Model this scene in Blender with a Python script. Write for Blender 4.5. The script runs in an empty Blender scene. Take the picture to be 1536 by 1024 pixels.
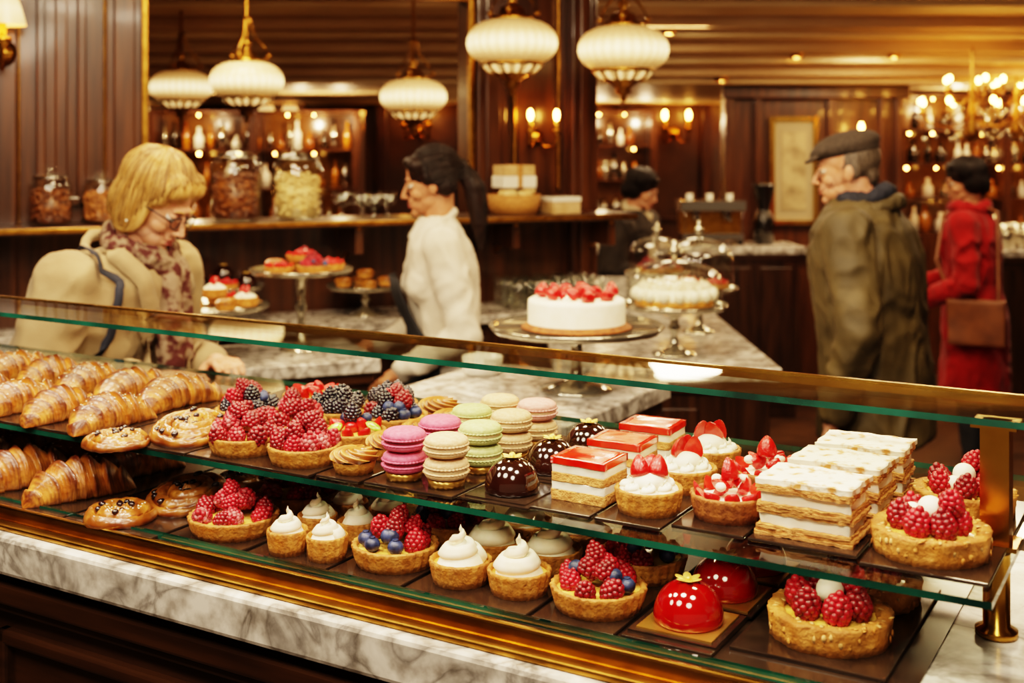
import bpy, bmesh, math, random
import numpy as np
from mathutils import Vector, Matrix, noise
from mathutils.bvhtree import BVHTree
random.seed(7); np.random.seed(7)
S=bpy.context.scene; COL=S.collection
PI=math.pi
UX,UY=.8628,-.5056
ROTU=math.atan2(UY,UX)
def W(a,b,z=0): return Vector((UX*a-UY*b, UY*a+UX*b, z))
DECK=1.12; SHELF=1.212; TOPG=1.348

# ------------------------------------------------------------ materials
def hx(h):
    c=[int(h[i:i+2],16)/255 for i in (0,2,4)]
    return tuple([(x/12.92 if x<=.04045 else ((x+.055)/1.055)**2.4) for x in c]+[1])
def M(name,c1,c2=None,scale=20,rough=.5,metal=0,bump=0,bscale=None,coat=0,sss=0,shade=None,emit=None,estr=0,
      stretch=(1,1,1),lo=.35,hi=.65,spec=.5,bdist=.002,sheen=0):
    m=bpy.data.materials.new(name); m.use_nodes=True; nt=m.node_tree; N=nt.nodes; Lk=nt.links
    b=N['Principled BSDF']
    b.inputs['Roughness'].default_value=rough; b.inputs['Metallic'].default_value=metal
    b.inputs['Specular IOR Level'].default_value=spec
    b.inputs['Coat Weight'].default_value=coat; b.inputs['Coat Roughness'].default_value=.08
    b.inputs['Sheen Weight'].default_value=sheen
    if sss: b.inputs['Subsurface Weight'].default_value=sss; b.inputs['Subsurface Scale'].default_value=.01
    if emit: b.inputs['Emission Color'].default_value=hx(emit); b.inputs['Emission Strength'].default_value=estr
    tc=N.new('ShaderNodeTexCoord'); mp=N.new('ShaderNodeMapping'); mp.inputs['Scale'].default_value=stretch
    Lk.new(tc.outputs['Object'],mp.inputs['Vector'])
    nz=N.new('ShaderNodeTexNoise'); nz.inputs['Scale'].default_value=scale; nz.inputs['Detail'].default_value=5
    Lk.new(mp.outputs[0],nz.inputs['Vector'])
    rp=N.new('ShaderNodeValToRGB'); rp.color_ramp.elements[0].position=lo; rp.color_ramp.elements[1].position=hi
    rp.color_ramp.elements[0].color=hx(c1); rp.color_ramp.elements[1].color=hx(c2 or c1)
    Lk.new(nz.outputs['Fac'],rp.inputs[0]); out=rp.outputs[0]
    if shade:
        at=N.new('ShaderNodeAttribute'); at.attribute_name='shade'
        mx=N.new('ShaderNodeMix'); mx.data_type='RGBA'
        ad=N.new('ShaderNodeMath'); ad.operation='MULTIPLY_ADD'; ad.inputs[1].default_value=.5; 
        sb=N.new('ShaderNodeMath'); sb.operation='SUBTRACT'; sb.inputs[1].default_value=.25; sb.use_clamp=True
        Lk.new(nz.outputs['Fac'],ad.inputs[0]); Lk.new(at.outputs['Fac'],ad.inputs[2]); Lk.new(ad.outputs[0],sb.inputs[0])
        Lk.new(sb.outputs[0],mx.inputs[0]); Lk.new(out,mx.inputs[6]); mx.inputs[7].default_value=hx(shade); out=mx.outputs[2]
    Lk.new(out,b.inputs['Base Color'])
    if bump:
        n2=N.new('ShaderNodeTexNoise'); n2.inputs['Scale'].default_value=bscale or scale*3; n2.inputs['Detail'].default_value=6
        Lk.new(mp.outputs[0],n2.inputs['Vector'])
        bp=N.new('ShaderNodeBump'); bp.inputs['Strength'].default_value=bump; bp.inputs['Distance'].default_value=bdist
        Lk.new(n2.outputs['Fac'],bp.inputs['Height']); Lk.new(bp.outputs[0],b.inputs['Normal'])
    return m
def emis(name,col,st):
    m=bpy.data.materials.new(name); m.use_nodes=True; nt=m.node_tree; nt.nodes.clear()
    e=nt.nodes.new('ShaderNodeEmission'); e.inputs[0].default_value=hx(col); e.inputs[1].default_value=st
    o=nt.nodes.new('ShaderNodeOutputMaterial'); nt.links.new(e.outputs[0],o.inputs[0]); return m
def shadem(name):
    m=bpy.data.materials.new(name); m.use_nodes=True; nt=m.node_tree; N=nt.nodes; b=N['Principled BSDF']
    b.inputs['Base Color'].default_value=hx('dcc498'); b.inputs['Roughness'].default_value=.3
    at=N.new('ShaderNodeAttribute'); at.attribute_name='shade'
    r=N.new('ShaderNodeValToRGB'); r.color_ramp.elements[0].color=hx('d08c48'); r.color_ramp.elements[1].color=hx('ffd898')
    nt.links.new(at.outputs['Fac'],r.inputs[0]); nt.links.new(r.outputs[0],b.inputs['Emission Color'])
    ma=N.new('ShaderNodeMath'); ma.operation='MULTIPLY_ADD'; ma.inputs[1].default_value=2.6; ma.inputs[2].default_value=.24
    nt.links.new(at.outputs['Fac'],ma.inputs[0]); nt.links.new(ma.outputs[0],b.inputs['Emission Strength']); return m  # emission follows the painted attribute, standing in for a bulb's glow
def glassm(name,tint,rough=.02,refl='ffffff',base=.05,top=.75,power=4.0):
    m=bpy.data.materials.new(name); m.use_nodes=True; nt=m.node_tree; N=nt.nodes; N.clear()
    t=N.new('ShaderNodeBsdfTransparent'); t.inputs[0].default_value=hx(tint)
    g=N.new('ShaderNodeBsdfGlossy'); g.inputs['Roughness'].default_value=rough; g.inputs[0].default_value=hx(refl)
    f=N.new('ShaderNodeLayerWeight'); f.inputs['Blend'].default_value=.5
    pw=N.new('ShaderNodeMath'); pw.operation='POWER'; pw.inputs[1].default_value=power
    mu=N.new('ShaderNodeMath'); mu.operation='MULTIPLY_ADD'; mu.inputs[1].default_value=top; mu.inputs[2].default_value=base; mu.use_clamp=True
    mx=N.new('ShaderNodeMixShader'); o=N.new('ShaderNodeOutputMaterial')
    nt.links.new(f.outputs['Facing'],pw.inputs[0]); nt.links.new(pw.outputs[0],mu.inputs[0])
    nt.links.new(mu.outputs[0],mx.inputs[0]); nt.links.new(t.outputs[0],mx.inputs[1])
    nt.links.new(g.outputs[0],mx.inputs[2]); nt.links.new(mx.outputs[0],o.inputs[0]); return m
def marble(name):
    m=bpy.data.materials.new(name); m.use_nodes=True; nt=m.node_tree; N=nt.nodes; Lk=nt.links; b=N['Principled BSDF']
    b.inputs['Roughness'].default_value=.2
    tc=N.new('ShaderNodeTexCoord'); n1=N.new('ShaderNodeTexNoise'); n1.inputs['Scale'].default_value=10; n1.inputs['Detail'].default_value=9; n1.inputs['Distortion'].default_value=1.0
    Lk.new(tc.outputs['Object'],n1.inputs['Vector'])
    mr=N.new('ShaderNodeMath'); mr.operation='SUBTRACT'; mr.inputs[1].default_value=.5
    ab=N.new('ShaderNodeMath'); ab.operation='ABSOLUTE'; Lk.new(n1.outputs['Fac'],mr.inputs[0]); Lk.new(mr.outputs[0],ab.inputs[0])
    r=N.new('ShaderNodeValToRGB'); e=r.color_ramp.elements; e[0].position=0; e[0].color=hx('8a847e'); e[1].position=.05; e[1].color=hx('bcb6ae')
    q=r.color_ramp.elements.new(.15); q.color=hx('dcd6ce')
    Lk.new(ab.outputs[0],r.inputs[0])
    n2=N.new('ShaderNodeTexNoise'); n2.inputs['Scale'].default_value=32; n2.inputs['Detail'].default_value=12
    Lk.new(tc.outputs['Object'],n2.inputs['Vector'])
    r2=N.new('ShaderNodeValToRGB'); r2.color_ramp.elements[0].position=.34; r2.color_ramp.elements[0].color=hx('9c9690'); r2.color_ramp.elements[1].position=.58; r2.color_ramp.elements[1].color=(1,1,1,1)
    Lk.new(n2.outputs['Fac'],r2.inputs[0])
    mx=N.new('ShaderNodeMix'); mx.data_type='RGBA'; mx.blend_type='MULTIPLY'; mx.inputs[0].default_value=.8
    Lk.new(r.outputs[0],mx.inputs[6]); Lk.new(r2.outputs[0],mx.inputs[7]); Lk.new(mx.outputs[2],b.inputs['Base Color']); return m

MARBLE=marble('marble')
WOOD=M('dark_walnut','26160c','432a18',scale=6,rough=.32,coat=.25,stretch=(6,6,.5),bump=.1)
WOODH=M('dark_walnut_h','26160c','432a18',scale=6,rough=.3,coat=.25,stretch=(.6,6,6),bump=.1)
WOODM=M('mahogany','351d0f','553219',scale=5,rough=.3,coat=.3,stretch=(6,6,.5),bump=.08)
BRASS=M('brass','c08e3c','e0ae58',scale=15,rough=.2,metal=1)
BRASSD=M('aged_brass','8e6428','b4823c',scale=30,rough=.3,metal=1)
CHROME=M('steel','a9a49c',rough=.2,metal=1)
GLASS=glassm('clear_glass','f8faf6',base=.06,top=.5,power=3)
PANE=glassm('pane_glass','f4f8f2',base=.04,top=.75,power=4.5)
PEDGE=M('glass_green_edge','0a2824','1c5a4c',scale=8,rough=.1,coat=.8)
CEILM=M('ceiling_plaster','ae8a60','bc9a72',scale=2,rough=.6)
CREAMTRIM=M('cream_trim','ceb084','dabe92',scale=3,rough=.5)
FLOORM=M('floor_tile','2b1c12','4a3220',scale=3,rough=.35)
WALLM=M('wall_warm','402612','5a391e',scale=2,rough=.4,coat=.2)
CRUST=M('crust','b67328','d8994c',scale=90,rough=.65,bump=1,bscale=190,shade='6e3610',bdist=.0025)
CRUSTD=M('crust_dark','7c441e','a4642e',scale=90,rough=.65,bump=1,bscale=190,bdist=.0025)
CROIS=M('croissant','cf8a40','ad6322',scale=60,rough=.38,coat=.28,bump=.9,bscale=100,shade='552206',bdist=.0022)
DANISH=M('danish','d09040','ac6626',scale=60,rough=.3,coat=.4,bump=.5,bscale=120,shade='5e2a08',bdist=.0015)
CUSTARD=M('custard','eac268','dfa846',scale=60,rough=.3,coat=.4)
ALMOND=M('almond_flake','dcb678','c49050',scale=120,rough=.6)
CREAMM=M('whipped_cream','f2e8d2','f8f0de',scale=40,rough=.45,sss=.1)
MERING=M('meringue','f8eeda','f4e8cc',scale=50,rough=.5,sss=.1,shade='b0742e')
RASP=M('raspberry','860818','b01428',scale=90,rough=.42,coat=.12,sss=.08)
RASP2=M('raspberry_deep','64040f','8c0a1a',scale=90,rough=.4,coat=.15,sss=.05)
RASPD=M('raspberry_dusted','960f20','d0888a',scale=110,rough=.5,lo=.50,hi=.74)
BLUEB=M('blueberry','131a35','3a466e',scale=100,rough=.45,coat=.05)
BLACKB=M('blackberry','0d0a14','1e1526',scale=100,rough=.2,coat=.6)
STRAW=M('strawberry','b00a0a','cc1a12',scale=80,rough=.28,coat=.35,bump=.8,bscale=330,bdist=.0012)
STRAWC=M('strawberry_flesh','c42014','e65840',scale=90,rough=.25,coat=.5,lo=.45,hi=.8)
KIWI=M('kiwi','7fa02c','b6c95a',scale=80,rough=.3,coat=.5)
CHOC=M('chocolate_glaze','1d0b06','2a110a',scale=20,rough=.10,coat=1)
REDG=M('red_mirror_glaze','820405','960808',scale=20,rough=.08,coat=1)
JELLY=M('red_jelly','c81608','dc2e12',scale=60,rough=.12,coat=.8)
SPONGE=M('sponge','b87e42','d49e5c',scale=130,rough=.8,bump=.9,bscale=260,bdist=.003)
PUFF=M('puff_layer','9c5e24','d29652',scale=160,rough=.65,bump=1,bscale=300,stretch=(1,1,4))
SUGAR=M('powdered_top','efe4ce','b87e40',scale=75,rough=.85,lo=.5,hi=.68,bump=.7,bscale=140)
GOLDL=M('gold_leaf','f6d478','e8b448',scale=60,rough=.3,metal=.4)
SLATE=M('dark_tray','201713','32261d',scale=18,rough=.2,coat=.35)
GOLDB=M('gold_card','b8863e','d0a056',scale=30,rough=.3,metal=.8)
RAISIN=M('raisin','140a10','2a1518',scale=100,rough=.2,coat=.6)
PINK=M('macaron_pink','c44e70','d26282',scale=200,rough=.65,bump=.4,bscale=300)
LPINK=M('macaron_rose','d8928c','e2a69e',scale=200,rough=.65,bump=.4,bscale=300)
GREEN=M('macaron_pistachio','a8ae6e','b8be82',scale=200,rough=.65,bump=.4,bscale=300)
BEIGE=M('macaron_vanilla','cca278','dab88e',scale=200,rough=.65,bump=.4,bscale=300)
MFILL=M('macaron_filling','6c1a2a','7e2636',scale=60,rough=.5)
WFILL=M('macaron_cream','e0c8a0','ead8b4',scale=60,rough=.5)
PORC=M('porcelain','e8e2d4',rough=.2,coat=.4)
SHADE=shadem('milk_glass_shade')
BULBS=emis('small_bulb','ffac4c',70)
SKIN=M('skin','b8805e','cf9a80',scale=26,rough=.65,sss=.12,bump=.25,bscale=160,spec=.35)
SKIN2=M('skin_tan','a46e50','b98462',scale=26,rough=.65,sss=.12,bump=.25,bscale=160,spec=.35)
LIP=M('lips','94463c',rough=.5)
EYEW=M('eye_white','d0c4b6',rough=.2)
EYED=M('eye_iris','20120a',rough=.1)

# ------------------------------------------------------------ mesh builder
class MB:
    def __init__(s): s.v=[];s.f=[];s.m=[];s.sh=[];s.sm=[];s.n=0;s.mats=[]
    def add(s,geo,mat,X=None,shade=None,smooth=True):
        v,f=geo[0],geo[1]; sh=geo[2] if len(geo)>2 else None
        v=np.asarray(v,float)
        if X is not None:
            A=np.array(X); v=v@A[:3,:3].T+A[:3,3]
        if mat not in s.mats: s.mats.append(mat)
        mi=s.mats.index(mat); n=s.n
        s.v.append(v); s.f.extend([tuple(i+n for i in q) for q in f]); s.m.extend([mi]*len(f)); s.sm.extend([smooth]*len(f))
        s.sh.append(np.asarray(sh,float) if sh is not None else np.full(len(v),shade if shade is not None else 0.0)); s.n+=len(v)
        return s
    def mesh(s,name):
        me=bpy.data.meshes.new(name); me.from_pydata(np.concatenate(s.v).tolist(),[],s.f)
        for m in s.mats: me.materials.append(m)
        me.polygons.foreach_set('material_index',s.m); me.polygons.foreach_set('use_smooth',s.sm)
        at=me.attributes.new('shade','FLOAT','POINT'); at.data.foreach_set('value',np.concatenate(s.sh))
        me.update(); return me
def obj(name,me,loc=(0,0,0),rz=0,parent=None,bevel=0,scale=1):
    if isinstance(me,MB): me=me.mesh(name)
    o=bpy.data.objects.new(name,me); COL.objects.link(o); o.location=loc; o.rotation_euler=(0,0,rz); o.scale=(scale,)*3
    if parent: o.parent=parent
    if bevel:
        b=o.modifiers.new('bevel','BEVEL'); b.width=bevel; b.segments=2; b.limit_method='ANGLE'
    return o
def empty(name,loc=(0,0,0),rz=0):
    o=bpy.data.objects.new(name,None); COL.objects.link(o); o.location=loc; o.rotation_euler=(0,0,rz); return o
def T(x=0,y=0,z=0,rz=0,s=1,rx=0,ry=0):
    sc=Matrix.Diagonal((s,s,s,1)) if not isinstance(s,(tuple,list)) else Matrix.Diagonal((*s,1))
    return Matrix.Translation((x,y,z))@Matrix.Rotation(rz,4,'Z')@Matrix.Rotation(ry,4,'Y')@Matrix.Rotation(rx,4,'X')@sc
def lathe(prof,seg=32,mod=None,sh=None):
    v=[];s=[]
    for i,(r,z) in enumerate(prof):
        for j in range(seg):
            th=2*PI*j/seg; rr,zz=(r,z) if mod is None else mod(r,z,th,i)
            v.append((rr*math.cos(th),rr*math.sin(th),zz)); s.append(sh(rr,zz,th,i) if sh else 0)
    f=[(i*seg+j,i*seg+(j+1)%seg,(i+1)*seg+(j+1)%seg,(i+1)*seg+j) for i in range(len(prof)-1) for j in range(seg)]
    return (v,f,s)
def box(x0,x1,y0,y1,z0,z1):
    v=[(x,y,z) for z in (z0,z1) for y in (y0,y1) for x in (x0,x1)]
    return (v,[(0,2,3,1),(4,5,7,6),(0,1,5,4),(2,6,7,3),(0,4,6,2),(1,3,7,5)])
def ico(sub):
    bm=bmesh.new(); bmesh.ops.create_icosphere(bm,subdivisions=sub,radius=1)
    v=np.array([x.co[:] for x in bm.verts]); f=[tuple(q.index for q in p.verts) for p in bm.faces]; bm.free(); return v,f
ICO={k:ico(k) for k in (1,2,3,4)}
def ell(c,r,sub=2,rot=None):
    v,f=ICO[sub]; v=v*np.array(r if isinstance(r,(tuple,list)) else (r,r,r))
    if rot is not None: v=v@np.array(rot.to_3x3()).T
    return (v+np.array(c),f)
def cap(p1,r1,p2,r2,sub=2,flat=1.0):
    p1=Vector(p1);p2=Vector(p2); d=(p2-p1)
    if d.length<1e-6: d=Vector((0,0,1))
    q=np.array(d.to_track_quat('Z','Y').to_matrix()); v,f=ICO[sub]; v=v.copy()
    up=v[:,2]>=0; w=v*np.where(up,r2,r1)[:,None]; w[:,0]*=flat
    w=w@q.T+np.where(up[:,None],np.array(p2),np.array(p1)); return (w,f)
def tube(pts,r,seg=8,closed=False,star=0,sn=5):
    P=[Vector(p) for p in pts]; n=len(P); v=[];f=[]
    for i,p in enumerate(P):
        d=(P[(i+1)%n if closed else min(i+1,n-1)]-P[i-1 if closed else max(i-1,0)]).normalized()
        a=d.cross(Vector((0,0,1))); 
        if a.length<.05: a=d.cross(Vector((1,0,0)))
        a.normalize(); b=d.cross(a); rr=r[i] if isinstance(r,(list,tuple)) else r
        for j in range(seg):
            t=2*PI*j/seg; q=rr*(1+star*math.cos(sn*t)); v.append(tuple(p+a*q*math.cos(t)+b*q*math.sin(t)))
    m=n if closed else n-1
    for i in range(m):
        for j in range(seg): f.append((i*seg+j,i*seg+(j+1)%seg,((i+1)%n)*seg+(j+1)%seg,((i+1)%n)*seg+j))
    if not closed: f.append(tuple(range(seg))[::-1]); f.append(tuple((n-1)*seg+j for j in range(seg)))
    return (v,f)
def rbox(sx,sy,sz,cuts,jit,ns=120,seed=0):
    bm=bmesh.new(); bmesh.ops.create_cube(bm,size=1); bmesh.ops.subdivide_edges(bm,edges=bm.edges[:],cuts=cuts,use_grid_fill=True)
    v=np.array([x.co[:] for x in bm.verts])*np.array((sx,sy,sz)); f=[tuple(q.index for q in p.verts) for p in bm.faces]; bm.free()
    out=[]
    for p in v:
        q=Vector((p[0]*ns,p[1]*ns,p[2]*ns*.6+seed*7.3)); d=noise.noise_vector(q); out.append((p[0]+d.x*jit,p[1]+d.y*jit,p[2]+sz/2+d.z*jit*.6))
    return (out,f)
def merge(geos):
    v=[];f=[];n=0
    for g in geos:
        gv=np.asarray(g[0],float); v.append(gv); f+= [tuple(i+n for i in q) for q in g[1]]; n+=len(gv)
    return (np.concatenate(v),f)
def rr(a,b): return random.uniform(a,b)

# ------------------------------------------------------------ fruit templates
def raspberry(R=.0118,H=.024):
    gs=[]; rows=[(0,8,.82),(1,9,1.0),(2,9,1.0),(3,8,.86),(4,6,.58),(5,1,0)]
    for k,n,q in rows:
        z=H*(k/5.0)*.84+.0035
        for j in range(n):
            t=2*PI*(j+.5*(k%2))/n; gs.append(ell((R*.76*q*math.cos(t),R*.76*q*math.sin(t),z),.0038,2))
    gs.append(ell((0,0,H*.46),(R*.84,R*.84,H*.48),2)); return merge(gs)
RB=raspberry()
def strawberry(R=.012,H=.026,half=False):
    pr=[(0.0001,0),(R*.6,.001),(R*.95,H*.12),(R,H*.3),(R*.85,H*.55),(R*.55,H*.8),(R*.25,H*.95),(0.0001,H)]
    v,f,_=lathe(pr,18); v=np.array(v)
    if half: v[:,1]=np.maximum(v[:,1],0)
    return (v,f)
SB=strawberry()
_h=strawberry(half=True)
SBH_out=(_h[0],[q for q in _h[1] if max(abs(_h[0][i][1]) for i in q)>1e-6])
SBH_cut=(_h[0],[q for q in _h[1] if max(abs(_h[0][i][1]) for i in q)<=1e-6])
def add_half(mb,X): mb.add(SBH_out,STRAW,X); mb.add(SBH_cut,STRAWC,X)

# ------------------------------------------------------------ pastries
def shell(mb,R,h,mat,n=26,flare=.12,rough=0.0,fill=CUSTARD,thick=None):
    th=thick or R*.12
    pr=[(0.0001,0),(R*(1-flare),0),(R*(1-flare*.6),h*.35),(R*(1-flare*.15),h*.8),(R,h*.93),(R-.001,h),(R-th*.6,h*1.02),(R-th,h*.94),(R-th*1.1,h*.72)]
    def mod(r,z,t,i):
        if 0<i<6: r*=1+.022*math.cos(n*t)*(1 if i>1 else .5)
        if i>0:
            d=noise.noise(Vector((math.cos(t)*9,math.sin(t)*9,z*180+i)))*max(rough,.0007); r+=d; z+=abs(d)*.8 if i>3 else 0
        return r,z
    mb.add(lathe(pr,96 if n<30 else 120,mod,lambda r,z,t,i:(.45 if i in(4,5,6) else .15)+.4*noise.noise(Vector((math.cos(t)*4,math.sin(t)*4,z*60)))),mat)
    mb.add(lathe([(R-th*.9,h*.78),(R*.5,h*.86),(0.0001,h*.9)],32),fill)
def rasp_pile(mb,R,z0,n1,n2,n3=1,blue=0,mats=(RASP,RASP2),s=1.0):
    def put(x,y,z,sc=1):
        mb.add(RB,random.choice(mats),T(x,y,z,rr(0,6),s*sc*rr(.92,1.1),rr(-.7,.7),rr(-.7,.7)))
    for j in range(n1):
        t=2*PI*(j+rr(-.1,.1))/n1
        if blue and random.random()<blue: mb.add(ell((R*.68*math.cos(t),R*.68*math.sin(t),z0+.008),(.0095,.0095,.0085),3),BLUEB); mb.add(lathe([(.0035,0),(.0042,.001),(.003,.0012),(.0001,.0002)],8),BLUEB,T(R*.68*math.cos(t),R*.68*math.sin(t),z0+.016))
        else: put(R*.64*math.cos(t),R*.64*math.sin(t),z0-.003)
    for j in range(n2):
        t=2*PI*(j+.5+rr(-.1,.1))/max(n2,1); put(R*.31*math.cos(t),R*.31*math.sin(t),z0+.012*s)
    for j in range(n3): put(rr(-.003,.003),rr(-.003,.003),z0+.024*s)
def swirl(R,H,turns=2.4,seg=15,n=80):
    pts=[];rad=[]
    for i in range(n):
        h=i/(n-1); t=turns*2*PI*h**.85; q=max(1-h*1.12,0)**.85
        pts.append((R*.60*q*math.cos(t),R*.60*q*math.sin(t),R*.24+(H-R*.24)*h**1.35)); rad.append(max(R*(.40*(1-h)**.8),.0005))
    v,f=tube(pts,rad,seg,star=.10,sn=5)
    v=np.array(v); nv=len(v)
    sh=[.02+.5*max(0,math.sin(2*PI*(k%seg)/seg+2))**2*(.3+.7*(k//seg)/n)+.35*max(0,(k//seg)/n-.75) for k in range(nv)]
    g=lathe([(R*.9,0),(R*.75,R*.3),(R*.4,H*.42),(R*.10,H*.66),(.0001,H*.75)],20)
    vv=np.concatenate([v,np.array(g[0])]); ff=f+[tuple(i+nv for i in q) for q in g[1]]
    return (vv,ff,sh+[.0]*len(g[0]))
def me_raspberry_tart(R=.052,h=.024,blue=.3,mats=(RASP,RASP2),n1=8,n2=4,fill=CUSTARD,crust=CRUST):
    mb=MB(); shell(mb,R,h,crust,30); rasp_pile(mb,R,h*.86,n1,n2,1,blue,mats)
    if blue:
        for _ in range(3):
            t=rr(0,6); mb.add(ell((R*.48*math.cos(t),R*.48*math.sin(t),h+.014),.0088,3),BLUEB)
    return mb.mesh('berry_tart')
def me_almond_tart():
    mb=MB(); R=.062;h=.027; shell(mb,R,h,CRUST,8,.05,.0026,CUSTARD,.015)
    for _ in range(120):
        t=rr(0,2*PI); top=random.random()<.6; r=R-rr(.001,.014) if top else R*.985; z=h+rr(-.0015,.001) if top else rr(.006,h)
        mb.add(ell((0,0,0),(.0042,.0028,.0008),1),ALMOND if random.random()<.4 else CRUST,T(r*math.cos(t),r*math.sin(t),z,t,1,rr(-.4,.4),rr(-.4,.4) if top else 1.5))
    for j in range(6):
        t=2*PI*j/6+.2; mb.add(RB,RASP if j%2 else RASP2,T(.030*math.cos(t),.030*math.sin(t),h-.004,rr(0,6),1.2,rr(-.3,.3),rr(-.3,.3)))
    mb.add(ell((.0,0,h+.018),(.014,.014,.014),3),CREAMM)
    mb.add(RB,RASP,T(.013,.019,h+.018,1,1.1,.4)); mb.add(ell((-.018,-.014,h+.010),.010,3),CREAMM)
    return mb.mesh('almond_raspberry_tart')
def me_meringue(R=.036,h=.024,rs=.027,H=.036):
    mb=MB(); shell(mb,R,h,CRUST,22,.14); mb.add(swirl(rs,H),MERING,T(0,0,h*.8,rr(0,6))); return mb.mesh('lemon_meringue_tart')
def me_strawcream(R=.038):
    mb=MB(); h=.026; shell(mb,R,h,CRUST,22,.12,.0008,CREAMM)
    for j in range(7):
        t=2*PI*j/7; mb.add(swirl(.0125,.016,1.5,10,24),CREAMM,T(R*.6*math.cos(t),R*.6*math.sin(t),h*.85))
    mb.add(ell((0,0,h+.006),(.02,.02,.012),3),CREAMM)
    for j in range(3):
        t=2.1*j+rr(0,1); add_half(mb,T(.009*math.cos(t),.009*math.sin(t),h+.010,rr(0,6),1.0,rr(-.4,.4),rr(-.3,.3)))
    return mb.mesh('strawberry_cream_tart')
def me_strawtart(R=.042):
    mb=MB(); h=.026; shell(mb,R,h,CRUSTD,24,.12,.0005,CREAMM)
    for j in range(10):
        t=2*PI*j/10; add_half(mb,T(R*.62*math.cos(t),R*.62*math.sin(t),h*.85,t-PI/2,.72,rr(-.9,-.5),rr(-.5,.5)))
    for j in range(5):
        t=2*PI*j/5+.3; add_half(mb,T(R*.3*math.cos(t),R*.3*math.sin(t),h+.002,t+rr(-1,1),.8,rr(-.8,.8),rr(-.6,.6)))
    add_half(mb,T(0,0,h+.012,2.4,1.0,.1)); 
    for p in((.006,-.016,h+.014),(-.018,.01,h+.010),(.016,.012,h+.010)): mb.add(ell(p,(.007,.006,.005),2),CREAMM)
    return mb.mesh('strawberry_tart')
def me_mixed(R=.046,kind='kiwi'):
    mb=MB(); h=.02; shell(mb,R,h,CRUST,26)
    for j in range(9):
        t=2*PI*j/9
        if kind=='kiwi' and j%3==0: mb.add(ell((0,0,0),(.012,.012,.003),2),KIWI,T(R*.66*math.cos(t),R*.66*math.sin(t),h+.006,t,1,0,.5))
        elif kind=='black': mb.add(RB,BLACKB,T(R*.62*math.cos(t),R*.62*math.sin(t),h*.85,t,1.0,rr(-.5,.5),rr(-.5,.5)))
        else: add_half(mb,T(R*.60*math.cos(t),R*.60*math.sin(t),h*.9,t-PI/2,.76,rr(-1.0,-.5),rr(-.5,.5)))
    for j in range(4):
        t=2*PI*j/4+.4
        if kind=='black': mb.add(RB,BLACKB,T(R*.27*math.cos(t),R*.27*math.sin(t),h+.008,t,1.0,rr(-.4,.4),rr(-.4,.4)))
        else: mb.add(SB,STRAW,T(R*.3*math.cos(t),R*.3*math.sin(t),h+.001,t,.75,rr(-1.2,1.2),rr(-1.2,1.2)))
    if kind=='kiwi': mb.add(RB,BLACKB,T(0,0,h+.010)); mb.add(ell((.016,.01,h+.014),.008,2),BLUEB); mb.add(ell((-.016,.012,h+.012),.008,2),BLUEB)
    return mb.mesh('fruit_tart')
def me_croissant(L=.155,R=.034,bend=.75,seed=0):
    n=180; seg=44; v=[];sh=[]
    Rad=L/2/math.sin(bend)
    for i in range(n):
        t=-1+2*i/(n-1); a=abs(t)
        phi=t*bend; cx=Rad*math.sin(phi); cy=Rad*(math.cos(phi)-1)
        e=(max(1-a**1.9,0)**.72)*.84+.16*(1-a**8)
        if a>.999: e=.02
        for j in range(seg):
            th=2*PI*j/seg
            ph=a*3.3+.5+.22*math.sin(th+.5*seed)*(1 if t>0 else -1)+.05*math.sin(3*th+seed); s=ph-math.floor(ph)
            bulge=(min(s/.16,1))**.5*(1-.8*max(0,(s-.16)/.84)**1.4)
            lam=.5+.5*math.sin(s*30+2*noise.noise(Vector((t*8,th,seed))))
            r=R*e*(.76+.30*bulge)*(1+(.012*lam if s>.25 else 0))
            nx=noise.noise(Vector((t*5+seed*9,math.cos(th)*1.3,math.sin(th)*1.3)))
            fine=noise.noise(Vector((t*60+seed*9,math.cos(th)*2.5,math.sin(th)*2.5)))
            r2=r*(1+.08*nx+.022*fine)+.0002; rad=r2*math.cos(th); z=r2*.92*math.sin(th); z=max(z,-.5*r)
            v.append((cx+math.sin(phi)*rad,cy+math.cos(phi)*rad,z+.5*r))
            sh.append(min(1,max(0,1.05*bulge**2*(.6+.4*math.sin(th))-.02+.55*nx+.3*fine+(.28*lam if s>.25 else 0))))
    f=[(i*seg+j,(i+1)*seg+j,(i+1)*seg+(j+1)%seg,i*seg+(j+1)%seg) for i in range(n-1) for j in range(seg)]
    f.append(tuple(range(seg))); f.append(tuple((n-1)*seg+j for j in range(seg))[::-1])
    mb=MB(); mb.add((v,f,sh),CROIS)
    if seed%2:
        for _ in range(60):
            i=random.randrange(30,150)*seg+random.randrange(5,17); mb.add(ell(v[i],(.0018,.0012,.0009),1),SUGAR)
    return mb.mesh('croissant')
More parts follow.
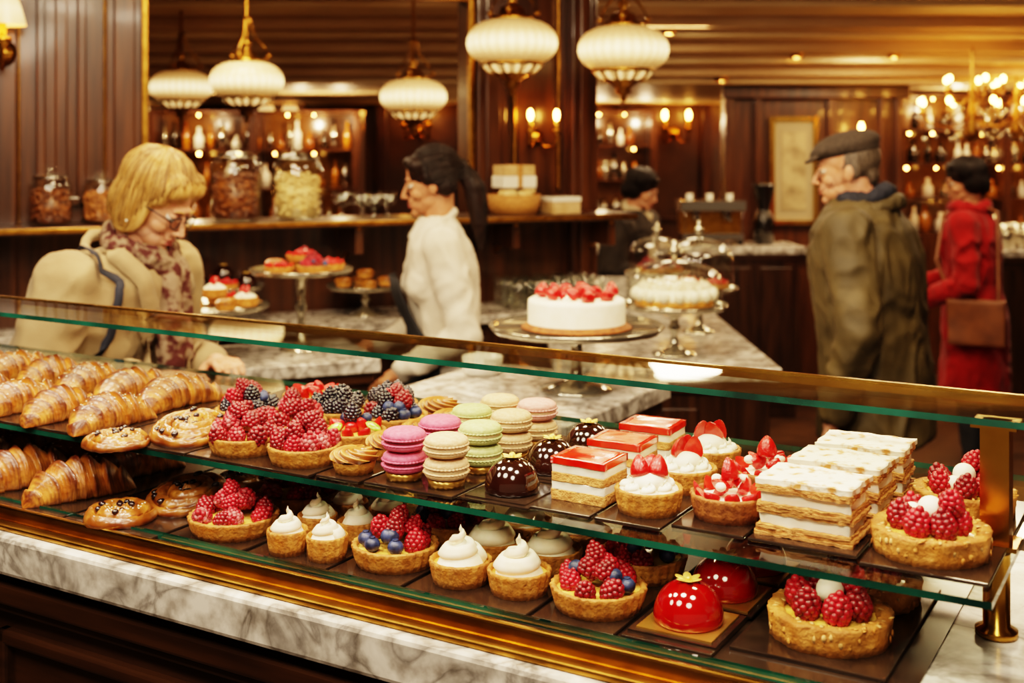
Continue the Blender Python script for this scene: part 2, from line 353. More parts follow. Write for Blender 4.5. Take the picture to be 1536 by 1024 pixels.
def me_danish(R=.056,H=.024,raisin=9,seed=0,turn=2.6):
    seg=110; rings=48; v=[];sh=[]
    for i in range(rings):
        q=i/(rings-1); 
        for j in range(seg):
            t=2*PI*j/seg; ph=(q*turn-t/(2*PI)); s=ph-math.floor(ph); rg=math.sin(PI*s)**.5
            z=H*(max(1-q**5,0)**.5)*(.74+.12*(1-q))*(.45+.55*rg)+.0005+.0018*noise.noise(Vector((q*14,t*5,seed))); rad=R*q*(1+.04*math.sin(2*t+seed)+.02*math.sin(5*t+seed))
            v.append((rad*math.cos(t),rad*math.sin(t),z)); sh.append(.14+.65*rg*(.5+.8*noise.noise(Vector((q*3,t*2,seed))))+.4*q**4+(.5 if s<.1 or s>.92 else 0))
    for j in range(seg):
        t=2*PI*j/seg; v.append((R*.93*math.cos(t),R*.93*math.sin(t),0)); sh.append(.6)
    f=[(i*seg+j,i*seg+(j+1)%seg,(i+1)*seg+(j+1)%seg,(i+1)*seg+j) for i in range(rings) for j in range(seg)]
    f=[tuple(reversed(x)) for x in f]
    mb=MB(); mb.add((v,f,sh),DANISH)
    for _ in range(raisin):
        i=random.randrange(4,int(rings*.8)); j=random.randrange(seg); p=v[i*seg+j]
        mb.add(ell((p[0],p[1],p[2]+.001),(rr(.004,.008),rr(.003,.005),.0038),2),RAISIN)
    if seed%2==0:
        for _ in range(50):
            p=v[random.randrange(2,32)*seg+random.randrange(seg)]; mb.add(ell(p,(.0018,.0012,.001),1),SUGAR)
    return mb.mesh('danish')
def me_bun(R=.031,H=.034,n=9):
    mb=MB(); rings=34
    mb.add(lathe([(0.0001,0),(R*.75,0),(R*.86,H*.3),(R*.9,H*.5)],40,lambda r,z,t,i:(r*(1+.04*math.cos(18*t)),z)),CRUST)
    g=[]
    for i in range(rings):
        h=i/(rings-1); g.append((max(R*math.cos(h*PI/2)**.7,.0002),H*.48+H*.5*math.sin(h*PI/2)))
    def mod(r,z,t,i):
        h=i/(rings-1); w=.5+.5*math.sin(n*(t+h*2.4)); return r*(.88+.17*w),z+.004*w*(1-h)
    mb.add(lathe(g,90,mod,lambda r,z,t,i:.05+.75*(.5-.5*math.sin(n*(t+i/(rings-1)*2.4)))),DANISH)
    return mb.mesh('swirl_bun')
def macaron(mb,z0,mat,R=.0265,fill=MFILL):
    def feet(r,z,t,i): return (r+ (.0010*math.sin(37*t)+.0008*math.sin(61*t+i)),z)
    mb.add(lathe([(0.0001,z0),(R*.7,z0+.0004),(R*.93,z0+.0025),(R,z0+.006),(R*.99,z0+.0072)],48),mat)
    mb.add(lathe([(R*.98,z0+.0070),(R*1.03,z0+.0078),(R*1.03,z0+.0090),(R*.97,z0+.0098),(.0001,z0+.0098)],96,feet),mat)
    mb.add(lathe([(R*.9,z0+.0092),(R*.94,z0+.0118),(R*.9,z0+.0142)],48),fill)
    mb.add(lathe([(.0001,z0+.0136),(R*.97,z0+.0136),(R*1.03,z0+.0144),(R*1.03,z0+.0156),(R*.98,z0+.0165)],96,feet),mat)
    mb.add(lathe([(R*.99,z0+.0162),(R,z0+.0180),(R*.95,z0+.0212),(R*.78,z0+.0243),(R*.45,z0+.0262),(.0001,z0+.0268)],48),mat)
def me_macs(m1,m2,f1=MFILL,f2=MFILL):
    mb=MB()
    mb.add(lathe([(.0001,0),(.021,0),(.0225,.010),(.0001,.0101)],40,lambda r,z,t,i:(r*(1+.02*math.cos(20*t)),z)),GOLDB); z=.0095
    macaron(mb,z,m1,fill=f1); macaron(mb,z+.0262,m2,fill=f2); return mb.mesh('macaron_stack')
def goldflower(mb,z,s=1):
    for j in range(6):
        t=2*PI*j/6; mb.add(ell((0,0,0),(.0062*s,.0036*s,.0009),2),GOLDL,T(.0058*s*math.cos(t),.0058*s*math.sin(t),z+.002,t,1,0,-.3))
    mb.add(ell((0,0,z+.002),.0025*s,2),GOLDL)
def me_dome(mat,R=.034,H=.04):
    mb=MB()
    mb.add(box(-.05,.05,-.05,.05,0,.0022),SLATE,smooth=False); mb.add(box(-.043,.043,-.043,.043,.0022,.004),GOLDB if mat==REDG else SLATE,smooth=False); z=.004
    pr=[(.0001,z),(R*.96,z),(R*1.0,z+.003)]
    for i in range(1,22):
        a=i/21*PI/2; pr.append((max(R*math.cos(a)**.92,.0001),z+.005+(H-.005)*math.sin(a)))
    mb.add(lathe(pr,56),mat); goldflower(mb,z+H-.001,1.35 if mat==REDG else 1.2)
    return mb.mesh('glazed_dome_cake')
def me_slice():
    mb=MB(); x,y=.068,.058; z=0
    for k,(h,m,j) in enumerate([(.012,SPONGE,.0012),(.010,CREAMM,.0008),(.010,SPONGE,.0012),(.010,CREAMM,.0008)]):
        mb.add(rbox(x+(0 if m==SPONGE else -.001),y+(0 if m==SPONGE else -.001),h,9,j,seed=k),m,T(0,0,z)); z+=h-.0003
    mb.add(rbox(x+.0015,y+.0015,.008,9,.0007,60,5),JELLY,T(0,0,z)); return mb.mesh('strawberry_slice')
def me_mille():
    mb=MB(); x,y=.098,.07; z=0
    for k in range(3):
        for q in range(3 if k<2 else 2):
            mb.add(rbox(x+rr(-.003,.004),y+rr(-.003,.004),.0036,16,.0026,150,k*3+q),PUFF,T(0,0,z)); z+=.0036
        if k<2: mb.add(rbox(x-.006,y-.006,.0125,12,.0034,75,k+20),CREAMM,T(0,0,z-.0008)); z+=.0112
    mb.add(rbox(x+.001,y+.001,.006,22,.0028,70,40),SUGAR,T(0,0,z)); return mb.mesh('mille_feuille')

P={}
P['rt1']=me_raspberry_tart(); P['rt2']=me_raspberry_tart(.052,.024,.45); P['rt3']=me_raspberry_tart(.047,.022,0,(RASPD,RASP,RASP2),8,4)
P['mixb']=me_raspberry_tart(.047,.022,.25,(RASP,BLACKB,RASP2,BLACKB),8,4)
P['rt4']=me_raspberry_tart(.058,.022,0,(RASP,RASP2,RASPD),9,5); P['alm']=me_almond_tart(); P['lm']=me_meringue(.036,.026,.030,.043); P['lms']=me_meringue(.0255,.028,.0225,.033)
P['sc']=me_strawcream(); P['sc2']=me_strawcream(); P['st']=me_strawtart(); P['kiwi']=me_mixed(.046,'kiwi'); P['red']=me_mixed(.046,'s'); P['blk']=me_mixed(.044,'black')
for i in range(4): P['cr%d'%i]=me_croissant(.142+.008*i,.0335,.45+.15*i,i)
P['dn0']=me_danish(seed=0); P['dn1']=me_danish(.058,.026,12,1,3.1); P['dn2']=me_danish(.05,.024,8,2)
P['bun']=me_bun(); P['bun2']=me_bun(.03,.03,7)
P['mp']=me_macs(PINK,PINK,MFILL,MFILL); P['mb']=me_macs(BEIGE,BEIGE,WFILL,WFILL); P['mg']=me_macs(GREEN,GREEN,WFILL,WFILL); P['ml']=me_macs(BEIGE,LPINK,WFILL,WFILL); P['mpp']=me_macs(PINK,PINK)
P['choc']=me_dome(CHOC,.0345,.042); P['redd']=me_dome(REDG,.0385,.044); P['sl']=me_slice(); P['mf']=me_mille()
def put(name,key,a,b,z,rz=None,s=1): return obj(name,P[key],W(a,b,z),ROTU+(rr(-3,3) if rz is None else rz),scale=s)
def tray(name,a0,a1,b0,b1,z,mat=SLATE):
    mb=MB(); mb.add(box(-(a1-a0)/2,(a1-a0)/2,-(b1-b0)/2,(b1-b0)/2,0,.004),mat,smooth=False)
    return obj(name,mb,W((a0+a1)/2,(b0+b1)/2,z),ROTU,bevel=.0012)
D=DECK+.004; H=SHELF+.004
tray('serving_tray',-.415,-.262,1.135,1.40,DECK)
put('almond_raspberry_tart','alm',-.3355,1.213,D); put('almond_raspberry_tart','alm',-.33,1.335,D,s=.95)
tray('serving_tray',-.52,-.422,1.105,1.40,DECK)
for a,b in((-.470,1.165),(-.465,1.258),(-.462,1.352)): put('red_glazed_dome_cake','redd',a,b,D,0,.95)
tray('serving_tray',-.622,-.526,1.10,1.40,DECK)
put('mixed_berry_tart','rt1',-.573,1.163,D); put('mixed_berry_tart','rt2',-.573,1.278,D)
tray('serving_tray',-.785,-.628,1.10,1.40,DECK)
for a,b in((-.742,1.150),(-.668,1.156),(-.668,1.233),(-.745,1.228),(-.745,1.306),(-.668,1.312)): put('lemon_meringue_tart','lm',a,b,D)
tray('serving_tray',-.895,-.792,1.10,1.40,DECK)
put('mixed_berry_tart','rt2',-.843,1.163,D); put('mixed_berry_tart','rt1',-.84,1.274,D)
tray('serving_tray',-1.02,-.90,1.09,1.36,DECK)
for a,b in((-.978,1.125),(-.922,1.132),(-.925,1.195),(-.985,1.19),(-.985,1.255),(-.925,1.26)): put('mini_meringue_tart','lms',a,b,D)
tray('serving_tray',-1.155,-1.03,1.09,1.36,DECK)
put('raspberry_pastry','rt4',-1.093,1.153,D); put('raspberry_pastry','rt4',-1.09,1.282,D)
tray('serving_tray',-1.325,-1.162,1.075,1.36,DECK)
o=put('raisin_danish','dn1',-1.222,1.20,D+.010,s=.98); o.rotation_euler=(.12,-.16,.6)
put('raisin_danish','dn2',-1.258,1.112,D); put('raisin_danish','dn0',-1.22,1.315,D)
tray('serving_tray',-1.98,-1.33,1.075,1.42,DECK)
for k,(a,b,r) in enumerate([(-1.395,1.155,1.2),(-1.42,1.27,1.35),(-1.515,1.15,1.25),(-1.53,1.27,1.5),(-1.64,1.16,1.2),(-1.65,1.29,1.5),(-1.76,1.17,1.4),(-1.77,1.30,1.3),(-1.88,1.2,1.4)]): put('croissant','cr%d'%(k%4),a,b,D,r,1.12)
tray('display_board',-.297,-.178,1.175,1.47,SHELF)
put('almond_raspberry_tart','alm',-.243,1.243,H,s=.93); put('almond_raspberry_tart','alm',-.238,1.402,H,.5,.88)
tray('display_board',-.415,-.303,1.19,1.50,SHELF)
for a,b in((-.361,1.243),(-.355,1.335),(-.352,1.425)): put('mille_feuille','mf',a,b,H,rr(-.05,.05),1.02)
tray('display_board',-.50,-.42,1.19,1.50,SHELF)
put('strawberry_tart','st',-.457,1.25,H,2.0); put('strawberry_tart','st',-.452,1.365,H,1)
tray('display_board',-.582,-.505,1.17,1.50,SHELF)
put('strawberry_cream_tart','sc',-.541,1.225,H); put('strawberry_cream_tart','sc2',-.539,1.325,H); put('strawberry_cream_tart','sc',-.545,1.425,H)
tray('display_board',-.662,-.588,1.17,1.50,SHELF)
for a,b in((-.620,1.235),(-.622,1.33),(-.624,1.425)): put('strawberry_slice','sl',a,b,H,rr(-.04,.04))
for a,b in((-.710,1.212),(-.712,1.315),(-.712,1.417)): put('chocolate_dome_cake','choc',a,b,SHELF,0,.94)
tray('display_board',-.885,-.758,1.155,1.48,SHELF)
ms=[('mp','mpp','mg','mb'),('mb','mg','mb','ml')]
for c,a in enumerate((-.848,-.788)):
    for r_,b in enumerate((1.19,1.265,1.34,1.415)): put('macaron_stack',ms[c][r_],a+rr(-.002,.002),b,H)
tray('display_board',-.955,-.89,1.15,1.48,SHELF)
for i,b in enumerate((1.185,1.26,1.335,1.41)): put('swirl_bun','bun' if i else 'bun2',-.922,b,H)
tray('display_board',-1.165,-.96,1.14,1.50,SHELF)
put('raspberry_tart','rt3',-1.008,1.192,H); put('raspberry_tart','rt3',-1.112,1.192,H,2)
put('fruit_tart','kiwi',-1.008,1.292,H); put('raspberry_tart','rt3',-1.112,1.29,H,1)
put('mixed_berry_tart','mixb',-1.008,1.39,H); put('blackberry_tart','blk',-1.108,1.385,H); put('swirl_bun','bun',-.985,1.468,H); put('blackberry_tart','blk',-1.075,1.473,H,1,.9)
tray('display_board',-1.335,-1.17,1.14,1.54,SHELF)
put('fruit_tart','red',-1.21,1.45,H)
o=put('raisin_danish','dn1',-1.222,1.205,H+.008,s=.98); o.rotation_euler=(.10,-.13,1)
put('raisin_danish','dn0',-1.285,1.13,H,s=.85); put('mixed_berry_tart','mixb',-1.222,1.318,H,2); put('raisin_danish','dn1',-1.29,1.395,H,s=.75)
tray('display_board',-2.05,-1.34,1.14,1.50,SHELF)
for k,(a,b,r) in enumerate([(-1.385,1.20,1.5),(-1.485,1.195,1.55),(-1.585,1.20,1.45),(-1.69,1.2,1.5),(-1.79,1.21,1.4),(-1.89,1.2,1.5),(-1.405,1.345,1.5),(-1.505,1.35,1.45),(-1.605,1.35,1.55),(-1.71,1.36,1.4),(-1.81,1.36,1.5),(-1.92,1.36,1.5)]):
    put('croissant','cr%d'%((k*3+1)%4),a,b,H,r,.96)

# ------------------------------------------------------------ display case
case=empty('pastry_display_case',W(0,0,0),ROTU)
def pane(name,x0,x1,y0,y1,z0,z1,parent,edge=PEDGE,face=PANE):
    v,f=box(x0,x1,y0,y1,z0,z1); mb=MB(); mb.add((v,f[:2]),face,smooth=False); mb.add((v,f[2:]),edge,smooth=False); return obj(name,mb,parent=parent)
mb=MB(); mb.add(box(-2.75,.9,1.03,1.66,1.048,1.10),MARBLE,smooth=False); obj('marble_counter_slab',mb,parent=case,bevel=.006)
mb=MB(); mb.add(box(-2.72,-.235,1.085,1.60,1.10,1.12),SLATE,smooth=False); mb.add(box(-.235,.9,1.085,1.6,1.10,1.1185),MARBLE,smooth=False); obj('display_deck',mb,parent=case)
mb=MB(); mb.add(box(-2.72,.9,1.064,1.073,1.10,1.126),BRASS,smooth=False); mb.add(box(-2.72,.9,1.046,1.064,1.10,1.108),BRASSD,smooth=False)
mb.add(box(-2.72,.9,1.073,1.085,1.10,1.121),BRASSD,smooth=False); obj('brass_rail',mb,parent=case,bevel=.003)
pane('deck_glass_lip',-2.72,.9,1.088,1.093,1.12,1.127,case)
pane('glass_shelf',-2.72,-.17,1.14,1.60,SHELF-.007,SHELF,case)
pane('top_glass',-2.72,.9,1.27,1.405,TOPG-.007,TOPG,case)
mb=MB(); mb.add(box(-2.72,.9,1.400,1.407,TOPG-.010,TOPG+.002),BRASS,smooth=False); obj('brass_top_trim',mb,parent=case)
mb=MB()
for a in (-.205,-1.95,-2.6):
    for b in (1.296,):
        mb.add(lathe([(.0001,DECK),(.021,DECK),(.021,DECK+.006),(.0135,DECK+.010),(.0135,SHELF-.008)],24),BRASS,T(a+.014,b+.014))
        mb.add(box(a,a+.028,b,b+.028,SHELF-.002,TOPG-.009),BRASS,smooth=False)
        mb.add(box(a-.008,a+.036,b-.008,b+.036,TOPG-.014,TOPG-.009),BRASS,smooth=False)
        mb.add(box(a-.008,a+.036,b-.008,b+.036,SHELF,SHELF+.005),BRASS,smooth=False)
for a in (-1.1,-2.0,-2.6):
    mb.add(lathe([(.0001,DECK),(.014,DECK),(.014,DECK+.005),(.009,DECK+.008),(.009,SHELF-.008)],20),BRASS,T(a,1.56))
for a in (-.19,-2.6):
    mb.add(box(a,a+.010,1.54,1.55,DECK,TOPG),BRASS,smooth=False)
obj('brass_posts',mb,parent=case)
mb=MB(); mb.add(box(-2.7,.88,1.07,1.62,.09,1.048),WOODH,smooth=False); mb.add(box(-2.73,.9,1.045,1.64,1.0,1.03),WOODH,smooth=False)
mb.add(box(-2.73,.9,1.055,1.64,.985,1.0),WOODH,smooth=False); mb.add(box(-2.71,.89,1.05,1.6,0.0,.12),WOODH,smooth=False)
for k in range(6):
    x0=-2.6+k*.58; x1=x0+.5
    for (p,q,r_,t_) in((x0,x1,.94,.96),(x0,x1,.2,.22),(x0,x0+.02,.2,.96),(x1-.02,x1,.2,.96)): mb.add(box(p,q,1.055,1.075,r_,t_),WOODH,smooth=False)
    mb.add(box(x0+.06,x1-.06,1.06,1.075,.27,.89),WOODH,smooth=False)
obj('counter_base',mb,parent=case,bevel=.005)

# ------------------------------------------------------------ room shell
mb=MB(); mb.add(box(-5.5,5.6,-2.5,11.6,-.05,0),FLOORM,smooth=False); obj('floor',mb)
mb=MB(); mb.add(box(-5.5,5.6,-2.5,11.6,2.5,2.6),CEILM,smooth=False); obj('ceiling',mb)
mb=MB()
for y,z in((5.5,2.45),(6.05,2.39),(6.3,2.36),(6.75,2.29),(6.95,2.26),(7.2,2.19),(7.42,2.14),(7.62,2.07),(7.75,2.03)):
    mb.add(box(-5.4,5.5,y,11.5,z,2.5),CREAMTRIM if z in(2.45,2.36,2.26,2.14,2.03) else CEILM,smooth=False)
obj('ceiling_soffit',mb,bevel=.014)
mb=MB(); mb.add(box(-5.5,5.6,11.5,11.6,0,2.5),WALLM,smooth=False)
for k in range(14):
    x=-5.2+k*.78; mb.add(box(x,x+.1,11.42,11.5,0,2.03),WOODM,smooth=False)
    mb.add(box(x+.2,x+.68,11.47,11.5,.9,.94),WOODM,smooth=False)
obj('wall_back',mb,bevel=.008)
mb=MB(); mb.add(box(-5.6,-5.5,-2.5,11.6,0,2.5),WALLM,smooth=False); obj('wall_left',mb)
mb=MB(); mb.add(box(5.6,5.7,-2.5,11.6,0,2.5),WALLM,smooth=False); obj('wall_right',mb)

PL=Vector((-2.4,3.7,0)); PR=math.atan2(.388,.922)
def PW(t,y,z=0): return PL+Vector((.922*t-.388*y,.388*t+.922*y,z))
mb=MB()
mb.add(box(-2.2,1.207,0,.14,0,2.5),WOODM,smooth=False); mb.add(box(1.207,2.426,0,.14,0,1.34),WOODM,smooth=False)
mb.add(box(1.207,2.426,0,.14,2.2,2.5),WOODM,smooth=False); mb.add(box(2.426,2.95,0,.14,0,2.5),WOODM,smooth=False)
for t0,t1 in((-.3,.25),(.42,.66),(.86,1.02)):
    for (p,q,r_,s_) in((t0,t1,2.3,2.33),(t0,t1,1.42,1.45),(t0,t0+.03,1.42,2.33),(t1-.03,t1,1.42,2.33)): mb.add(box(p,q,-.025,0,r_,s_),WOODM,smooth=False)
    mb.add(box(t0+.06,t1-.06,-.012,0,1.5,2.25),WOODM,smooth=False)
mb.add(box(1.08,1.2,-.05,0,0,2.5),WOODM,smooth=False); mb.add(box(1.105,1.175,-.065,-.05,1.4,2.4),WOODM,smooth=False)
mb.add(box(.70,.80,-.05,0,0,2.5),WOODM,smooth=False)
mb.add(box(2.44,2.56,-.05,0,0,2.5),WOODM,smooth=False); mb.add(box(2.84,2.95,-.06,.0,0,2.5),WOODM,smooth=False); mb.add(box(2.47,2.53,-.065,-.05,1.4,2.4),WOODM,smooth=False)
mb.add(box(2.87,2.92,-.075,-.06,.1,2.4),WOODM,smooth=False)
mb.add(box(.6,2.95,-.07,0,2.36,2.5),WOODM,smooth=False)
obj('wall_partition',mb,PL,PR,bevel=.008)  # framed opening built in place of a mirror; room beyond stands for its reflection
mb=MB()
for (p,q,r_,s_) in((1.2,1.222,1.36,2.2),(2.414,2.436,1.36,2.2),(1.2,2.436,2.18,2.2),(2.60,2.612,1.45,2.3),(2.79,2.802,1.45,2.3),(2.60,2.80,2.29,2.302),(1.075,1.082,1.36,2.4),(.803,.81,1.36,2.4)): mb.add(box(p,q,-.03,0,r_,s_),BRASSD,smooth=False)
obj('trim_1',mb,PL,PR,bevel=.003)
mb=MB(); mb.add(box(.5,3.0,-.30,-.0,1.34,1.365),WOODH,smooth=False); mb.add(box(.5,3.0,-.304,-.3,1.345,1.362),BRASSD,smooth=False)
for t in(.7,1.3,1.9,2.5,2.9): mb.add(box(t,t+.03,-.25,0,1.24,1.34),WOODM,smooth=False); mb.add(cap((t+.015,-.24,1.33),.014,(t+.015,-.02,1.2),.012),BRASSD)
obj('wall_shelf',mb,PL,PR,bevel=.003)
mb=MB(); mb.add(box(.1,2.9,-.36,-.01,0,.99),WOOD,smooth=False); mb.add(box(.08,2.92,-.39,-.01,.99,1.02),MARBLE,smooth=False)
for k in range(6):
    x=.15+k*.45; mb.add(box(x,x+.40,-.375,-.36,.08,.94),WOOD,smooth=False); mb.add(ell((x+.35,-.385,.55),.012),BRASS)
obj('back_bar_cabinet',mb,PL,PR,bevel=.004)

def counter(name,x0,x1,y0,y1,z,loc,rz):
    mb=MB(); mb.add(box(x0,x1,y0,y1,z-.04,z),MARBLE,smooth=False); mb.add(box(x0+.03,x1-.03,y0+.03,y1-.03,0.08,z-.04),WOOD,smooth=False)
    mb.add(box(x0+.05,x1-.05,y0+.05,y1-.05,0,.08),WOOD,smooth=False); mb.add(box(x0+.015,x1-.015,y0+.015,y1-.015,z-.075,z-.04),WOODH,smooth=False)
    for x in np.arange(x0+.08,x1-.2,.4):
        w=min(.34,x1-.08-x); mb.add(box(x,x+w,y0+.018,y0+.03,.15,z-.12),WOOD,smooth=False)
    for y in np.arange(y0+.08,y1-.2,.4):
        w=min(.34,y1-.08-y); mb.add(box(x1-.03,x1-.018,y,y+w,.15,z-.12),WOOD,smooth=False)
    return obj(name,mb,loc,rz,bevel=.004)
counter('marble_island',-1.575,-1.075,2.04,2.56,1.08,(0,0,0),ROTU)
counter('service_counter',1.15,1.78,-.97,-.55,1.0,PL,PR)
counter('cake_counter',.12,.78,3.45,5.9,.98,(0,0,0),0)
counter('coffee_counter',.2,1.75,7.1,7.6,1.02,(0,0,0),0)
counter('side_counter',2.75,4.3,6.9,7.4,1.02,(0,0,0),0)

# ---- cake stands
def stand(mb,R,h,mat=GLASS):
    mb.add(lathe([(.0001,0),(R*.42,0),(R*.42,.006),(R*.2,.018),(.014,.03),(.011,h*.45),(.020,h*.55),(.012,h*.65),(.016,h-.022),(.05,h-.008),(R*.95,h-.006),(R,h+.006),(R*.985,h+.009),(R*.93,h),(.0001,h)],56),mat)
STG=M('crystal_stand','a8a292','c4bca8',scale=10,rough=.1,metal=.85)
def cloche(mb,R,h,z):
    pr=[(R,z),(R,z+h*.5)]+[(R*math.cos(a),z+h*.5+h*.5*math.sin(a)) for a in np.linspace(.15,1.45,8)]+[(.006,z+h)]
    mb.add(lathe(pr,40),GLASS); mb.add(lathe([(.005,z+h-.002),(.008,z+h+.008),(.017,z+h+.02),(.014,z+h+.034),(.006,z+h+.042),(.010,z+h+.052),(.0001,z+h+.06)],20),STG); mb.add(lathe([(R*1.01,z),(R*1.01,z+.004)],40),CHROME)
mb=MB(); stand(mb,.195,.138,STG); obj('cake_stand',mb,W(-1.217,2.36,1.08))
mb=MB(); R=.108
mb.add(lathe([(.0001,0),(R+.012,0),(R+.014,.004),(R+.004,.006),(R+.002,.012),(.0001,.013)],72,lambda r,z,t,i:(r*(1+(.012*math.cos(36*t) if i in(1,2) else 0)),z)),CRUSTD)
mb.add(lathe([(R,.008),(R,.056),(R-.002,.063),(R-.008,.066),(.0001,.066)],72),CREAMM)
for j in range(10):
    t=2*PI*j/10
    if j%3==1: mb.add(swirl(.012,.018,1.6,10,20),CREAMM,T(.084*math.cos(t),.084*math.sin(t),.066))
    else: mb.add(SB,STRAW,T(.078*math.cos(t),.078*math.sin(t),.070,0,1.3,rr(-1.3,1.3),rr(-1.3,1.3)))
for j in range(7):
    t=2*PI*j/7+.2; mb.add(SB,STRAW,T(.044*math.cos(t),.044*math.sin(t),.070,t,1.3,rr(-1.2,1.2),rr(-1.2,1.2)))
mb.add(SB,STRAW,T(0,0,.070,0,1.2,.9)); obj('strawberry_cheesecake',mb,W(-1.217,2.36,1.08+.139))
mb=MB(); mb.add(lathe([(.0001,0),(.04,0),(.046,.004),(.049,.042),(.046,.042),(.043,.008),(.0001,.008)],40),PORC); obj('porcelain_ramekin',mb,W(-1.50,2.42,1.08))
ms_=empty('meringue_cake_stand',(.50,3.68,.98)); mb=MB(); stand(mb,.165,.15,STG); obj('stand',mb,parent=ms_)
mb=MB(); R=.12; mb.add(lathe([(.0001,0),(R,0),(R,.02),(R-.004,.024)],60),CRUST); mb.add(lathe([(R-.005,.022),(R-.005,.055),(.0001,.06)],60),CREAMM)
for j in range(16):
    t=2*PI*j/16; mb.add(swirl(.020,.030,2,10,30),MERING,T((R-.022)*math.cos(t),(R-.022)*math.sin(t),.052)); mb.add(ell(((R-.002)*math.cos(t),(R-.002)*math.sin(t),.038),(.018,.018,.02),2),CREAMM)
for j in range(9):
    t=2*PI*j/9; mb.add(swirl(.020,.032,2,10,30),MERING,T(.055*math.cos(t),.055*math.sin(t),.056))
obj('meringue_cake',mb,(0,0,.151),parent=ms_)
mb=MB(); cloche(mb,.148,.135,.158); obj('glass_dome',mb,parent=ms_)
def cloche_stand(name,loc,R,h,ck,ch=.15):
    e=empty(name,loc); mb=MB(); stand(mb,R,h,STG); obj('stand',mb,parent=e); mb=MB(); cloche(mb,R*.88,ch,h+.008); obj('glass_dome',mb,parent=e)
    for j in range(3):
        t=2*PI*j/3; o=obj('tart_%d'%j,P[ck],(R*.42*math.cos(t),R*.42*math.sin(t),h+.001),t,parent=e)
cloche_stand('covered_cake_stand',(.645,4.12,.98),.135,.15,'red',.17)
cloche_stand('covered_cake_stand',(.62,5.1,.98),.14,.10,'rt1')
def open_stand(loc,R,h,keys):
    e=empty('pastry_stand',loc); mb=MB(); stand(mb,R,h,STG); obj('stand',mb,parent=e)
    for j,k in enumerate(keys):
        t=2*PI*j/len(keys)+.3; obj('pastry_%d'%j,P[k],(R*.55*math.cos(t),R*.55*math.sin(t),h+.001),t,parent=e)
    obj('pastry_top',P[keys[0]],(0,0,h+.03),0,parent=e)
open_stand(PW(1.33,-.78,1.0),.16,.15,['sc','red','lm','sc','bun'])
open_stand(PW(1.60,-.72,1.0),.16,.24,['red','rt1','bun','red','rt2'])
open_stand(PW(1.45,-.2,1.02),.14,.12,['choc','st','choc','red'])
open_stand(PW(1.95,-.2,1.02),.14,.10,['bun','bun2','bun','bun2'])

NUT=M('almonds','8a4f25','b5773f',scale=60,rough=.5); COOK=M('biscuits','c8a468','e0c890',scale=40,rough=.7); DARKN=M('dried_fruit','4a2412','8a5228',scale=60,rough=.4)
def jar(name,loc,R,h,cm,n=230):
    e=empty(name,loc); mb=MB()
    pr=[(.0001,.002),(R*.92,.002),(R,.012),(R,h*.78),(R*.93,h*.86),(R*.78,h*.9),(R*.78,h*.93)]
    mb.add(lathe(pr,40),GLASS); mb.add(lathe([(R*.84,h*.93),(R*.86,h*.95),(R*.84,h*.97),(R*.5,h*1.0),(.012,h*1.03),(.01,h*1.05),(.022,h*1.08),(.024,h*1.11),(.012,h*1.14),(.0001,h*1.145)],40),GLASS)
    mb.add(lathe([(R*.8,h*.90),(R*.87,h*.915),(R*.87,h*.935),(R*.8,h*.945)],40),CHROME); obj('glass',mb,parent=e)
    mb=MB(); mb.add(lathe([(.0001,.008),(R*.80,.008),(R*.80,h*.58),(.0001,h*.64)],20),cm)
    for _ in range(n):
        t=rr(0,6.28); q=R*.82 if random.random()<.75 else rr(0,R*.8); z=rr(.018,h*.66) if q>R*.8 else rr(h*.60,h*.70)
        mb.add(ell((0,0,0),(rr(.008,.014),rr(.006,.009),.005),1),cm,T(q*math.cos(t),q*math.sin(t),z,rr(0,6),1,rr(-1,1),rr(-1,1)))
    obj('contents',mb,parent=e)
SZ=1.365
jar('glass_jar',PW(.90,-.16,SZ),.068,.165,DARKN); jar('glass_jar',PW(1.06,-.12,SZ),.06,.15,NUT); 
jar('glass_jar',PW(1.50,-.16,SZ),.088,.235,DARKN); jar('glass_jar',PW(1.715,-.16,SZ),.088,.23,COOK)
jar('glass_jar',PW(1.30,-.12,SZ),.06,.17,NUT)
mb=MB()
for j,(x,y) in enumerate([(0,0),(.09,.05),(-.08,.06),(.05,-.06)]): mb.add(lathe([(.0001,0),(.022,0),(.006,.01),(.006,.035),(.03,.05),(.033,.09),(.031,.09),(.0001,.04)],20),GLASS,T(x,y))
obj('glassware_set',mb,PW(1.95,-.15,SZ))
WICK=M('wicker','98662e','b88444',scale=120,rough=.7,bump=.8,bscale=200); PAPER=M('kraft_box','b89662','cdac7e',scale=20,rough=.7)
bk=empty('wicker_basket',PW(2.54,-.17,SZ),PR+.1)
mb=MB(); mb.add(lathe([(.0001,0),(.085,0),(.095,.03),(.10,.075),(.094,.075),(.09,.03),(.0001,.02)],60,lambda r,z,t,i:(r*(1+.02*math.cos(30*t+i*PI)),z)),WICK)
for _ in range(14): mb.add(ell((rr(-.05,.05),rr(-.05,.05),.07+rr(0,.02)),(.03,.02,.018),2),COOK)
obj('basket',mb,parent=bk)
mb=MB(); mb.add(box(-.07,.07,-.05,.05,.0,.045),PORC,smooth=False); mb.add(box(-.065,.065,-.048,.048,.046,.085),PAPER,smooth=False); mb.add(box(-.01,.01,-.052,.052,0,.087),WICK,smooth=False); obj('boxes_on_top',mb,(0,0,.10),parent=bk,bevel=.003)
mb=MB(); mb.add(box(-.06,.06,-.05,.05,.0,.06),PAPER,smooth=False); mb.add(box(-.062,.062,-.052,.052,.045,.064),PORC,smooth=False); obj('pastry_box',mb,PW(2.73,-.18,SZ),PR+.1,bevel=.003)
